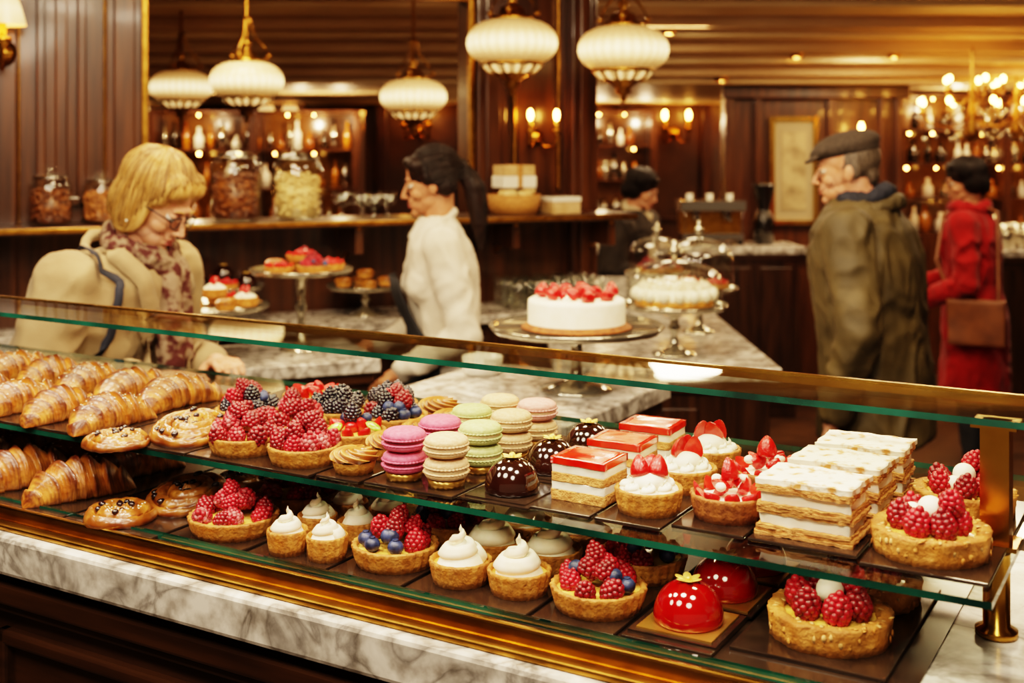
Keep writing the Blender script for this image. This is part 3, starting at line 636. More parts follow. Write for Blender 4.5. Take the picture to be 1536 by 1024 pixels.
def glasses(name,loc,nx,ny,dx,rz=0,h=.11,m=GLASS):
    mb=MB()
    for i in range(nx):
        for j in range(ny): mb.add(lathe([(.0001,0),(.026,0),(.03,h*.5),(.033,h),(.031,h),(.027,h*.1),(.0001,.01)],16),m,T(i*dx,j*dx))
    return obj(name,mb,loc,rz)
glasses('drinking_glasses',PW(2.5,-.3,1.02),5,3,.08,PR)
PLATE=MB()
for k in range(8): PLATE.add(lathe([(.0001,k*.008),(.05,k*.008),(.09,k*.008+.008),(.09,k*.008+.011),(.05,k*.008+.004),(.0001,k*.008+.004)],32),PORC)
obj('plate_stack',PLATE,PW(2.25,-.2,1.02))

# ---- pendant lamps
def pendant(loc,R=.165):
    e=empty('pendant_lamp',loc); mb=MB()
    def sh(r,z,t,i): return max(0,min(1,(math.exp(-((z-.012)/.036)**2)*.95)*(.86+.14*math.cos(28*t))))  # brighter mid-band painted in where a bulb would shine through
    def rib(r,z,t,i): return (r*(1+.010*math.cos(28*t)),z*1.2)
    pr=[(R*.42,.086),(R*.50,.082),(R*.66,.076),(R*.82,.064),(R*.93,.047),(R*.99,.027),(R*1.0,.008),(R*.97,-.010),(R*.9,-.026),(R*.8,-.038),(R*.66,-.048)]
    mb.add(lathe(pr,168,rib,sh),SHADE); mb.add(lathe([(R*.64,-.060),(R*.62,-.074),(R*.52,-.090),(R*.3,-.102)],168,lambda r,z,t,i:(r*(1+.03*math.cos(14*t)),z),lambda r,z,t,i:.25+.25*math.cos(14*t)),SHADE)
    obj('milk_glass_shade',mb,parent=e)
    mb=MB(); zt=2.5-loc[2]
    mb.add(lathe([(R*.66,-.052),(R*.72,-.058),(R*.69,-.069),(R*.62,-.064)],48),BRASSD)
    mb.add(lathe([(R*.42,-.094),(R*.40,-.102),(R*.28,-.112),(.03,-.125),(.026,-.13),(.03,-.142),(.010,-.155),(.014,-.166),(.0001,-.182)],32),BRASSD)
    for k in range(10):
        t=2*PI*k/10; c,s_=math.cos(t),math.sin(t); mb.add(tube([(R*.66*c,R*.66*s_,-.06),(R*.63*c,R*.63*s_,-.076),(R*.53*c,R*.53*s_,-.092),(R*.34*c,R*.34*s_,-.105)],.004,6),BRASSD)
    mb.add(lathe([(R*.48,.098),(R*.5,.110),(R*.3,.12),(R*.28,.14),(R*.16,.152),(.012,.165),(.022,.18),(.022,.19),(.008,.2),(.008,zt-.02)],32),BRASSD)
    mb.add(lathe([(.05,zt-.02),(.055,zt-.005),(.055,zt)],24),BRASSD)
    for k in range(3):
        t=2*PI*k/3+.4; c,s_=math.cos(t),math.sin(t)
        mb.add(tube([(R*.45*c,R*.45*s_,.105),(R*.62*c,R*.62*s_,.13),(R*.5*c,R*.5*s_,.17),(R*.2*c,R*.2*s_,.22),(.018*c,.018*s_,.28),(.01*c,.01*s_,.31)],.0055),BRASSD)
        mb.add(ell((R*.62*c,R*.62*s_,.13),.012,2),BRASSD)
    obj('brass_fitting',mb,parent=e)
    l=bpy.data.lights.new('lamp_glow','POINT'); l.energy=10; l.color=(1,.70,.42); l.shadow_soft_size=.03
    o=bpy.data.objects.new('lamp_glow',l); COL.objects.link(o); o.parent=e; o.location=(0,0,.06)
for l in((0,4.38,1.985),(.408,4.38,1.96),(-1.21,5.45,1.905),(-1.80,6.5,1.93),(-.493,5.97,1.855)): pendant(l)  # lamps beyond the opening stand in for reflections in the wall mirror
def sconce(loc,rz,s=1,n=1,shade=True):
    e=empty('wall_sconce',loc,rz); e.scale=(s,s,s); mb=MB()
    mb.add(lathe([(.0001,0),(.035,.004),(.04,.02),(.0001,.03)],24),BRASS,T(0,0,0,0,(1,1,1),PI/2))
    for k in range(n):
        x=(k-(n-1)/2)*.14; mb.add(tube([(0,-.01,0),(x*.5,-.05,-.05),(x,-.09,-.05),(x,-.11,0),(x,-.11,.03)],.007),BRASS); mb.add(lathe([(.006,.0),(.028,.03),(.026,.035),(.012,.035),(.012,.075)],20),BRASS,T(x,-.11,0))
        b=MB(); b.add(ell((x,-.11,.105),(.013,.013,.028),2),BULBS); obj('bulb_%d'%k,b,parent=e)
        if shade:
            b=MB(); b.add(lathe([(.064,.07),(.052,.115),(.038,.16)],28,None,lambda r,z,t,i:.6 if i==1 else .3),SHADE,T(x,-.11,0)); obj('shade_%d'%k,b,parent=e)
    obj('bracket',mb,parent=e)
sconce(PW(.755,-.05,1.93),PR,1.15); sconce(PW(2.70,0,1.66),PR,.8,2,False)
for x,z in((1.55,1.75),(-2.2,1.75),(-.9,1.78),(-3.6,1.75),(.6,1.8),(2.2,1.8)): sconce((x,11.42,z),0,1.6,2,x<-1)
sconce((2.28,7.93,1.62),0,1.2,1,False)

mb=MB(); mb.add(box(1.42,2.62,8.0,8.12,0,2.03),WOODM,smooth=False)
for x in(1.42,1.62,2.1,2.45,2.56): mb.add(box(x,x+.05,7.95,8.0,0,2.0),WOODM,smooth=False)
mb.add(box(1.4,2.64,7.92,8.0,1.94,2.03),WOODM,smooth=False); mb.add(box(1.4,2.64,7.94,8.0,.9,.96),WOODM,smooth=False)
obj('wall_middle',mb,bevel=.008)
ART=M('art_print','a89670','5f4e34',scale=9,rough=.6,lo=.4,hi=.7); MATB=M('mat_board','988a6e',rough=.8)
mb=MB(); x0,x1,z0,z1=1.74,2.02,1.12,1.80
mb.add(box(x0,x1,7.975,7.985,z0,z1),MATB,smooth=False); mb.add(box(x0+.06,x1-.06,7.968,7.976,z0+.08,z1-.08),ART,smooth=False)
for q in((x0-.02,x0+.01,z0-.02,z1+.02),(x1-.01,x1+.02,z0-.02,z1+.02),(x0,x1,z0-.02,z0+.01),(x0,x1,z1-.01,z1+.02)): mb.add(box(q[0],q[1],7.955,7.985,q[2],q[3]),BRASS,smooth=False)
obj('picture_frame',mb)
AMB=M('amber_backpanel','4a2e16','8a5c2c',scale=3,rough=.2,coat=.6)
BOT1=M('bottle_amber','6a3208','c07a20',scale=6,rough=.1,coat=.6); BOT2=M('bottle_dark','1c1008','2c2010',scale=6,rough=.1,coat=.6)
def shelving(name,x0,x1,y,z0,z1,rows,rz=0,loc=(0,0,0),glow=AMB,dens=.33):
    e=empty(name,loc,rz); mb=MB(); mb.add(box(x0,x1,y+.28,y+.3,z0,z1),glow,smooth=False)
    n=max(1,int((x1-x0)/.8)); 
    for k in range(n+1): x=x0+(x1-x0)*k/n; mb.add(box(x-.03,x+.03,y,y+.3,0,z1),WOODM,smooth=False)
    for k in range(rows+1): z=z0+(z1-z0)*k/rows; mb.add(box(x0,x1,y+.02,y+.29,z-.015,z),WOODM,smooth=False)
    mb.add(box(x0,x1,y-.03,y+.3,0,z0-.015),WOODM,smooth=False); obj('cabinet',mb,parent=e)
    mb=MB()
    for k in range(rows):
        z=z0+(z1-z0)*k/rows; x=x0+.08
        while x<x1-.08:
            h=rr(.1,(z1-z0)/rows*.8); r=rr(.02,.045); m=random.choice([BOT1,BOT2,CHROME,PORC,STG,BOT1])
            mb.add(lathe([(.0001,0),(r,0),(r,h*.55),(r*.4,h*.72),(r*.4,h),(.0001,h)],10),m,T(x,y+.13,z)); x+=r*2+rr(.01,.06)
    obj('bottles',mb,parent=e)
    mb=MB()
    for k in range(rows):
        z=z0+(z1-z0)*(k+1)/rows
        for i in range(int((x1-x0)/dens)): mb.add(ell((x0+.15+i*dens+rr(-.08,.08),y+.06,z-.035),rr(.007,.014),1),BULBS)
    obj('cabinet_lights',mb,parent=e)
    for i in range(int((x1-x0)/.8)+1):
        l=bpy.data.lights.new('cabinet_glow','POINT'); l.energy=8; l.color=(1,.62,.32); l.shadow_soft_size=.02; o=bpy.data.objects.new('cabinet_glow',l); COL.objects.link(o); o.parent=e; o.location=(x0+.4+.8*i if x0+.4+.8*i<x1 else x1-.1,y-.15,z1-.1)
shelving('bottle_shelving',2.75,5.2,8.6,1.0,2.0,4,dens=.22)
shelving('bottle_shelving',-.4,1.3,10.9,1.0,1.95,3)
shelving('bottle_shelving',-3.6,-1.2,9.2,1.0,1.9,3)
def chandelier(loc,n=8,R=.3):
    e=empty('chandelier',loc); mb=MB(); b=MB(); zt=2.2-loc[2]; g=MB()
    mb.add(lathe([(.0001,-.16),(.02,-.14),(.05,-.1),(.02,-.05),(.04,0),(.015,.06),(.03,.12),(.006,.2),(.006,zt)],20),BRASSD)
    for lay,(m,r,z) in enumerate(((n,R,0),(n//2+1,R*.55,.13))):
        for k in range(m):
            t=2*PI*k/m+lay; c,s_=math.cos(t),math.sin(t)
            mb.add(tube([(.02*c,.02*s_,z),(r*.4*c,r*.4*s_,z-.07),(r*.8*c,r*.8*s_,z-.05),(r*c,r*s_,z+.01)],.006),BRASSD); mb.add(lathe([(.008,0),(.025,.012),(.01,.014),(.01,.05)],12),BRASSD,T(r*c,r*s_,z+.01))
            b.add(ell((r*c,r*s_,z+.08),(.014,.014,.020),2),BULBS)
            for q in range(3): g.add(ell((r*(.5+.22*q)*c,r*(.5+.22*q)*s_,z-.1-.02*q),(.008,.008,.018),1),STG)
    obj('frame',mb,parent=e); obj('candle_bulbs',b,parent=e); obj('crystals',g,parent=e)
chandelier((2.66,6.9,1.80)); chandelier((3.25,7.7,1.82),8,.28)
mb=MB()
for x,y,z in((2.35,7.35,2.185),(1.75,7.35,2.185),(1.35,7.7,2.06),(.9,6.85,2.285),(3.6,7.0,2.255)): mb.add(lathe([(.0001,z-.02),(.02,z-.018),(.028,z-.01)],16),BULBS,T(x,y)); mb.add(lathe([(.029,z-.02),(.04,z-.012),(.04,z+.01)],16),BRASSD,T(x,y))
obj('ceiling_downlights',mb)
mb=MB(); DK=M('machine_black','120e0c',rough=.25,coat=.5)
mb.add(box(-.3,.3,-.2,.2,.06,.12),CHROME,smooth=False); mb.add(box(-.3,.3,0,.2,.12,.40),BRASSD,smooth=False); mb.add(box(-.32,.32,-.2,.2,.34,.44),CHROME,smooth=False)
for x in(-.27,.27): mb.add(box(x-.03,x+.03,-.15,.15,0,.07),DK,smooth=False)
for x in(-.15,.15): mb.add(lathe([(.0001,.25),(.035,.25),(.04,.34)],20),CHROME,T(x,-.1)); mb.add(cap((x,-.12,.26),.012,(x,-.26,.25),.014),DK)
for x in(-.2,0,.2): mb.add(lathe([(.03,.44),(.035,.5),(.0001,.5)],16),PORC,T(x,.05))
for x in(-.28,.28): mb.add(tube([(x,-.18,.36),(x,-.2,.28),(x,-.19,.15)],.006),CHROME)
obj('espresso_machine',mb,(1.22,7.35,1.02),bevel=.006,scale=.62)
mb=MB()
mb.add(lathe([(.0001,0),(.06,0),(.06,.16),(.04,.2),(.035,.22),(.07,.36),(.07,.37),(.0001,.38)],24),DK); mb.add(box(-.02,.02,-.10,-.05,.08,.11),DK,smooth=False); obj('coffee_grinder',mb,(1.55,7.35,1.02))
glasses('drinking_glasses',(.3,7.25,1.02),5,3,.09)
glasses('drinking_glasses',(2.9,7.0,1.02),9,3,.12,0,.14,STG)

# ------------------------------------------------------------ people
def fuse(name,parts,vox,mat,parent,X=None,smooth=4,disp=None):
    v,f=merge(parts); me=bpy.data.meshes.new('tmp'); me.from_pydata(v.tolist(),[],f); me.update()
    o=bpy.data.objects.new('tmp',me); COL.objects.link(o)
    m=o.modifiers.new('r','REMESH'); m.mode='VOXEL'; m.voxel_size=vox
    if smooth: q=o.modifiers.new('s','SMOOTH'); q.iterations=smooth; q.factor=.5
    dg=bpy.context.evaluated_depsgraph_get(); dg.update(); nm=bpy.data.meshes.new_from_object(o.evaluated_get(dg))
    bpy.data.objects.remove(o); nm.name=name; nm.materials.clear(); nm.materials.append(mat)
    nm.polygons.foreach_set('use_smooth',[True]*len(nm.polygons))
    if disp:
        nn=[Vector(x.normal) for x in nm.vertices]
        for x,n_ in zip(nm.vertices,nn): x.co+=n_*disp(x.co)
        nm.update()
    r=bpy.data.objects.new(name,nm); COL.objects.link(r); r.parent=parent
    if X is not None: r.matrix_local=X
    return r
def loft(rings,seg=28):
    v=[];f=[]
    for (x,y,z,rx,ry) in rings:
        for j in range(seg):
            t=2*PI*j/seg; c,s_=math.cos(t),math.sin(t); c=math.copysign(abs(c)**.85,c); s_=math.copysign(abs(s_)**.9,s_); v.append((x+rx*c,y+ry*s_,z))
    n=len(rings)
    for i in range(n-1):
        for j in range(seg): f.append((i*seg+j,i*seg+(j+1)%seg,(i+1)*seg+(j+1)%seg,(i+1)*seg+j))
    f.append(tuple(range(seg))[::-1]); f.append(tuple((n-1)*seg+j for j in range(seg))); return (v,f)
def head_parts(fem=True):
    k=.92 if fem else 1.0
    R_=Matrix.Rotation
    return [ell((0,-.014,.115),(.072*k,.092,.087),3),ell((0,.026,.070),(.058*k,.056,.070),3),ell((0,.036,.010),(.042*k,.046,.034),3),
        ell((.030*k,.012,.018),(.022,.040,.026),3),ell((-.030*k,.012,.018),(.022,.040,.026),3),
        ell((0,.074,-.011),(.016,.013,.014),3),cap((0,.082,.090),.0065,(0,.101,.056),.0085),ell((0,.103,.050),(.009,.010,.008)),ell((.0105,.092,.046),(.007,.009,.006)),ell((-.0105,.092,.046),(.007,.009,.006)),
        ell((0,.0765,.103),(.044,.011,.008),3),ell((0,.083,.0245),(.02,.0105,.0055)),ell((0,.082,.0120),(.018,.010,.006)),ell((0,.078,.032),(.022,.010,.010)),
        ell((.033,.056,.050),(.020,.022,.020)),ell((-.033,.056,.050),(.020,.022,.020)),
        ell((.072*k,-.004,.068),(.007,.016,.028),3,R_(.2,4,'X')),ell((-.072*k,-.004,.068),(.007,.016,.028),3,R_(.2,4,'X'))]
def hand_parts(curl=.5):
    P_=[ell((0,.048,0),(.038,.046,.015),3),cap((0,-.03,0),.024,(0,.02,0),.024)]
    for x,l,a in((-.028,.070,-.06),(-.009,.079,-.02),(.010,.073,.03),(.027,.058,.09)):
        p=Vector((x,.082,0)); ang=curl*.5
        P_.append(cap((x*.6,.04,0),.011,p,.0098))
        for i,(q,r_) in enumerate(((.45,.0092),(.31,.0084),(.24,.0074))):
            n_=p+Vector((math.sin(a)*l*q,math.cos(ang)*l*q,-math.sin(ang)*l*q)); P_.append(cap(p,r_,n_,r_*.92)); p=n_; ang+=curl
    p=Vector((-.030,.028,-.004))
    for d,r_ in(((-.022,.028,-.014),.0125),((-.006,.026,-.012),.0105),((.002,.022,-.008),.009)):
        n_=p+Vector(d); P_.append(cap(p,r_,n_,r_*.9)); p=n_
    return P_
def fold(amp,sc=11,zs=.6,seed=0):
    def d(c):
        q=Vector((c.x*sc+seed,c.y*sc,c.z*sc*zs)); w=noise.noise_vector(q*.7)
        a=noise.noise(q+w*1.2); b_=noise.noise(q*2.1+w*1.6+Vector((5,1,2))); return amp*(1-abs(a)*3.0)*.85+amp*.22*(1-abs(b_)*3.0)+amp*.1*noise.noise(q*4)
    return d
def strands(hair,parent,X,mat,n,axis,pm_fn,c=(0,-.02,.10),r0=.0022,seed=0,waves=.18):
    me=hair.data; bv=BVHTree.FromPolygons([v.co[:] for v in me.vertices],[tuple(p.vertices) for p in me.polygons])
    ax=Vector(axis).normalized(); e1=ax.cross(Vector((1,0,0))).normalized(); e2=ax.cross(e1); c=Vector(c); mb=MB(); rg=random.Random(seed)
    for i in range(n):
        az=rg.uniform(0,2*PI); base=e1*math.cos(az)+e2*math.sin(az); pm=pm_fn(base)*rg.uniform(.85,1.05); st=rg.uniform(.05,.5); lift=rg.uniform(0,.0045); ph=rg.uniform(0,6); wv=rg.uniform(.3,1)*waves; pts=[]
        K=13
        for k in range(K):
            q=k/(K-1); pol=st+(pm-st)*q; a2=az+wv*math.sin(pol*2.2+ph)*.5
            d=ax*math.cos(pol)+(e1*math.cos(a2)+e2*math.sin(a2))*math.sin(pol)
            hit=bv.ray_cast(c+d*.4,-d,.45)[0]
            if hit is None: continue
            pts.append(hit+d*(.0006+lift*math.sin(PI*min(q*1.1,1))))
        if len(pts)<4: continue
        if not all((pts[k+1]-pts[k]).length<.05 for k in range(len(pts)-1)): continue
        m=len(pts); rad=[r0*(.4+.6*math.sin(PI*(.15+.85*k/(m-1)))) for k in range(m)]
        mb.add(tube(pts,rad,5),mat,shade=rg.uniform(0,.9))
    if mb.n: o=obj('hair_strands',mb,parent=parent); o.matrix_local=X
def person(name,loc,phi,s,top,bottom,shoe,skin,hairm,hair,lean=0,wid=1,arms=None,hyaw=0,hpitch=0,hem=.80,fem=True,fa=.006,curl=.6,thick=1.0,headoff=(0,0,0),strand=None,armw=1.0):
    e=empty(name,loc,math.radians(phi-90)); e.scale=(s,s,s); L=math.radians(lean)
    def bend(p):
        x,y,z=p
        if z<=.9: return Vector(p)
        d=z-.9; return Vector((x,y*math.cos(L)+d*math.sin(L),.9+d*math.cos(L)-y*math.sin(L)))
    w=wid; Q=[(hem,.195,.15),(.90,.182,.138),(1.0,.166,.125),(1.08,.155,.116),(1.2,.165,.124),(1.30,.178,.128),(1.37,.172,.112),(1.43,.115,.082),(1.47,.070,.062)]
    if not fem: Q=[(hem,.19,.14),(.90,.185,.135),(1.0,.182,.132),(1.08,.182,.13),(1.2,.19,.134),(1.30,.2,.135),(1.38,.19,.118),(1.44,.125,.088),(1.48,.075,.068)]
    rg=[]
    for z,rx,ry in Q:
        p=bend((0,0,z)); rg.append((0,p.y,p.z,rx*w,ry*w*thick))
    parts=[loft(rg)]
    if fem: parts+= [ell(bend((sx*.075,.075*w,1.25)),(.07,.062,.07),3) for sx in(-1,1)]
    parts.append(cap(bend((-.145*w,0,1.385)),.064,bend((.145*w,0,1.385)),.064,3))
    for sx,(el,wr) in zip((1,-1),arms):
        sh_=bend((sx*.172*w,0,1.375)); el=Vector(el); wr=Vector(wr)
        parts.append(cap(sh_,.068*w*armw,el,.053*w*armw,3)); parts.append(cap(el,.054*w*armw,wr,.040*w*armw,3))
        mid=(sh_+el)/2; parts.append(ell(mid,(.058*w*armw,)*3,2))
    coat=fuse('clothing_top',parts,.008,top,e,disp=fold(fa,seed=loc[0]*3),smooth=7)
    for sx,(el,wr) in zip((1,-1),arms):
        el=Vector(el); wr=Vector(wr); d=(wr-el).normalized(); up=Vector((0,0,1)); 
        if abs(d.z)>.9: up=Vector((0,1,0)) if d.z<0 else Vector((0,-1,0))
        x=d.cross(up).normalized(); z=x.cross(d); R3=Matrix((x,d,z)).transposed().to_4x4()
        X=Matrix.Translation(wr+d*.035)@R3@Matrix.Diagonal((sx,1,1,1)); 
        fuse('hand_%s'%('right' if sx>0 else 'left'),hand_parts(curl),.0032,skin,e,X,2)
    lp=[]
    for sx in(-1,1): lp+=[cap((sx*.085,0,.90),.10,(sx*.095,.015,.50),.068,3),cap((sx*.095,.015,.50),.066,(sx*.1,-.01,.10),.046,3)]
    lp.append(ell((0,0,.9),(.16,.12,.1),3)); fuse('legs',lp,.014,bottom,e,disp=fold(.004))
    fuse('shoes',[g for sx in(-1,1) for g in(cap((sx*.1,-.035,.046),.044,(sx*.105,.13,.036),.036,3),ell((sx*.1,-.01,.09),(.045,.05,.05)))],.008,shoe,e)
    pv=bend((0,.0,1.515))+Vector(headoff); X=Matrix.Translation(pv)@Matrix.Rotation(math.radians(hyaw),4,'Z')@Matrix.Rotation(-math.radians(hpitch),4,'X')
    fuse('head',head_parts(fem),.0030,skin,e,X,3)
    nb=bend((0,-.005,1.44)); nt=X@Vector((0,-.022,.035)); fuse('neck',[cap(nb,.056,nt,.048 if fem else .056,3)],.006,skin,e,None,2)
    for sx in(-1,1):
        mb=MB(); mb.add(ell((sx*.029,.0705,.084),(.0135,.0125,.0100),3),EYEW); mb.add(ell((sx*.029,.0805,.083),(.006,.0035,.006),2),EYED)
        mb.add(ell((sx*.029,.0735,.0900),(.0155,.0115,.0070),2),skin); mb.add(tube([(sx*.016,.0815,.0865),(sx*.024,.0850,.0875),(sx*.034,.0845,.0870),(sx*.042,.0785,.0845)],.0011,6),EYED)
        obj('eye_%s'%('r' if sx>0 else 'l'),mb,parent=e).matrix_local=X
        mb=MB(); mb.add(tube([(sx*.013,.0885,.103),(sx*.026,.0875,.1075),(sx*.042,.078,.105)],[.0028,.0028,.0012],6),hairm); obj('eyebrow_%s'%('r' if sx>0 else 'l'),mb,parent=e).matrix_local=X
    mb=MB(); mb.add(ell((0,.0860,.0245),(.018,.009,.0042),2),LIP); mb.add(ell((0,.0850,.0130),(.016,.009,.0048),2),LIP); obj('lips',mb,parent=e).matrix_local=X
    if hair: 
        ho=fuse('hair',hair,.0045,hairm,e,X,3,disp=lambda c:.0030*noise.noise(Vector((c.x*70,c.y*70,c.z*9)))+.0015*noise.noise(Vector((c.x*20,c.y*20,c.z*20))))
        if strand: strands(ho,e,X,hairm,**strand)
    return e,coat,X,bend
def ribbon(coat,pts,w,mat,name,parent,off=.006,n=40):
    me=coat.data; bv=BVHTree.FromPolygons([v.co[:] for v in me.vertices],[tuple(p.vertices) for p in me.polygons])
    P_=[Vector(p) for p in pts]; out=[]
    for i in range(n):
        t=i/(n-1)*(len(P_)-1); k=min(int(t),len(P_)-2); p=P_[k].lerp(P_[k+1],t-k); q,nn,_,_=bv.find_nearest(p); out.append((q+nn*off,nn))
    v=[];f=[]
    for i,(q,nn) in enumerate(out):
        d=(out[min(i+1,n-1)][0]-out[max(i-1,0)][0]).normalized(); sd=d.cross(nn).normalized()
        v+= [tuple(q+sd*w/2),tuple(q-sd*w/2)]
    f=[(2*i,2*i+1,2*i+3,2*i+2) for i in range(n-1)]; mb=MB(); mb.add((v,f),mat); o=obj(name,mb,parent=parent); m=o.modifiers.new('s','SOLIDIFY'); m.thickness=.004; return o
def ringneck(parent,c,R,r,mat,name,dz=0,amp=.006,extra=()):
    pts=[]; n=18; parts=[]
    for k in range(n):
        t=2*PI*k/n; pts.append(Vector((c[0]+R*1.1*math.cos(t),c[1]+R*math.sin(t),c[2]+dz*math.sin(t)+.008*math.sin(3*t))))
    for k in range(n): parts.append(cap(pts[k],r*(1+.15*math.sin(5*k)),pts[(k+1)%n],r*(1+.15*math.sin(5*k+5)),2))
    return fuse(name,parts+list(extra),.006,mat,parent,None,2,disp=fold(amp,26))

TRENCH=M('beige_coat','8a7354','9c8664',scale=8,rough=.9,bump=.4,bscale=260,sheen=.1,spec=.3); DENIM=M('dark_trousers','1b1c22','262830',scale=10,rough=.8)
BLACKL=M('black_leather','100c0a',rough=.4); WHITE=M('white_shirt','c4b9a8','d4cabb',scale=8,rough=.9,sheen=.1,spec=.3); OLIVE=M('olive_jacket','423923','564a2e',scale=9,rough=.65,bump=.4,bscale=260)
NAVY=M('navy_cloth','161a26','1f2434',scale=10,rough=.8); REDC=M('red_coat','78090c','920f12',scale=10,rough=.9,sheen=.1,spec=.3); BLKC=M('black_jacket','1e1714','2c2520',scale=10,rough=.8)
BLONDE=M('blonde_hair','a2763c','c69c60',scale=30,rough=.45,spec=.35,stretch=(3,3,.35),bump=.4,bscale=60,shade='583818'); BRUN=M('dark_hair','140a07','22120c',scale=30,rough=.5,spec=.3,stretch=(3,3,.35),bump=.5,bscale=60,shade='0a0604')
GREY=M('grey_hair','3e352e','6a5e52',scale=60,rough=.5,stretch=(3,3,.6),bump=.4); CAPM=M('tweed_cap','2e2824','4a4038',scale=160,rough=.9,bump=.4,bscale=300)
SCARF=M('patterned_scarf','84705c','4a2826',scale=34,rough=.95,lo=.44,hi=.56,spec=.2); SCARFL=M('light_scarf','a89478','c8b898',scale=20,rough=.9); LEATH=M('tan_leather','5a3216','754522',scale=12,rough=.5)
APRON=M('charcoal_apron','1c1c20','282a30',scale=14,rough=.85)

bob=[ell((0,-.022,.126),(.079,.098,.084),3),ell((.062,-.020,.060),(.021,.054,.078),3,Matrix.Rotation(.1,4,'X')),ell((-.062,-.020,.060),(.021,.054,.078),3),ell((0,-.074,.055),(.062,.037,.078),3),
     ell((.034,.050,.152),(.042,.036,.030),3,Matrix.Rotation(-.5,4,'X')),ell((-.030,.048,.154),(.043,.036,.030),3,Matrix.Rotation(-.5,4,'X')),ell((.058,.030,.125),(.018,.026,.036),3),ell((-.058,.036,.118),(.018,.026,.040),3),
     ell((.063,.004,.050),(.014,.022,.050),3),ell((-.063,.012,.050),(.014,.024,.050),3)]
def pm_bob(b): 
    f=max(0,b.y); return math.radians(148-88*f**.8)
def pm_pony(b): return math.radians(112 if b.z>-.3 else 70)
wo,coat,X,bd=person('woman_in_beige_coat',(-1.12,2.97,0),-22,.975,TRENCH,DENIM,BLACKL,SKIN,BLONDE,bob,lean=24,wid=1.12,arms=(((.255,.13,1.09),(.17,.36,1.12)),((-.25,.16,1.08),(-.10,.38,1.12))),hyaw=4,hpitch=34,hem=.62,curl=.85,thick=1.12,fa=.007,headoff=(0,.0,.0),armw=1.08,strand=dict(n=800,axis=(0,-.25,1),pm_fn=pm_bob,seed=3))
c=bd((0,.01,1.46)); ringneck(wo,(0,c.y+.008,c.z+.008),.066,.030,SCARF,'scarf',dz=-.03,extra=[cap((-.01,c.y+.085,c.z-.05),.030,(.0,c.y+.10,c.z-.20),.034,3),cap((.0,c.y+.10,c.z-.20),.034,(-.01,c.y+.10,c.z-.38),.026,3),cap((-.05,c.y+.08,c.z-.05),.03,(-.05,c.y+.10,c.z-.26),.032,3)])
# flat trench collar and lapels laid on the coat
c=bd((0,-.02,1.44)); ringneck(wo,(0,c.y-.004,c.z-.004),.088,.014,TRENCH,'coat_collar',dz=-.035,amp=.002)
for k,sx in enumerate((-1,1)): ribbon(coat,[(sx*.085,c.y+.02,c.z+.02),(sx*.085,c.y+.12,c.z-.06),(sx*.06,c.y+.16,c.z-.18),(sx*.045,c.y+.14,c.z-.30)],.045,TRENCH,'lapel_%d'%k,wo,.008)
ribbon(coat,[(.135,c.y-.06,c.z+.0),(.15,c.y+.03,c.z+.04),(.165,c.y+.13,c.z-.04),(.16,c.y+.10,c.z-.20),(.17,.02,1.05)],.020,NAVY,'bag_strap',wo,.010)
mb=MB()
for sx in(-1,1):
    mb.add(tube([(sx*.030+.021*math.cos(t),.096-.006*abs(math.cos(t)),.080+.016*math.sin(t)) for t in np.linspace(0,2*PI,20,endpoint=False)],.0020,6,True),BLACKL)
    mb.add(tube([(sx*.051,.090,.084),(sx*.068,.06,.086),(sx*.075,0,.082)],.0020,6),BLACKL)
mb.add(tube([(-.010,.098,.082),(0,.101,.085),(.010,.098,.082)],.0020,6),BLACKL); obj('eyeglasses',mb,parent=wo).matrix_local=X
mb=MB(); mb.add(ell((.076,0,.028),.006,2),PORC); obj('earring',mb,parent=wo).matrix_local=X

pony=[ell((0,-.020,.122),(.077,.096,.086),3),ell((.048,.040,.148),(.030,.032,.030),3),ell((-.048,.040,.148),(.030,.032,.030),3),ell((0,.052,.164),(.04,.03,.02),3),ell((.060,-.020,.100),(.018,.050,.045),3),ell((-.060,-.020,.100),(.018,.050,.045),3),ell((.055,-.045,.065),(.02,.04,.04),3),ell((-.055,-.045,.065),(.02,.04,.04),3),
      ell((0,-.105,.115),(.030,.026,.030),3),cap((0,-.118,.11),.026,(0,-.140,.03),.036,3),cap((0,-.140,.03),.036,(0,-.135,-.09),.030,3),cap((0,-.135,-.09),.030,(0,-.12,-.18),.010,3)]
sv,coat,X,bd=person('server_in_white_shirt',(-.20,3.92,0),188,.945,WHITE,BLKC,BLACKL,SKIN2,BRUN,pony,lean=5,wid=.95,arms=(((.20,.03,1.09),(.17,.24,1.02)),((-.215,-.03,1.09),(-.19,.17,.98))),hyaw=-3,hpitch=12,hem=.9,fa=.010,thick=1.0,strand=dict(n=350,axis=(0,-.95,.15),pm_fn=pm_pony,seed=5,waves=.05))
c=bd((0,0,1.46)); ringneck(sv,(0,c.y,c.z+.005),.058,.014,WHITE,'shirt_collar',dz=-.02,amp=.002,extra=[cap((sx*.03,c.y+.065,c.z-.01),.010,(sx*.055,c.y+.090,c.z-.06),.008,2) for sx in(-1,1)])
v=[];f=[]; zs=np.linspace(.5,1.27,14); na=16
for z in zs:
    k=np.interp(z,[.5,.9,1.08,1.2,1.3],[.2,.195,.165,.178,.185]); kk=np.interp(z,[.5,.9,1.08,1.2,1.27],[.19,.160,.135,.18,.185]); span=np.interp(z,[.5,1.05,1.1,1.27],[1.3,1.25,.75,.55]); y0=max(0,z-.9)*math.sin(math.radians(5))
    for j in range(na): t=PI/2-span+2*span*j/(na-1); v.append((k*math.cos(t),y0+kk*math.sin(t),z))
f=[(i*na+j,i*na+j+1,(i+1)*na+j+1,(i+1)*na+j) for i in range(13) for j in range(na-1)]
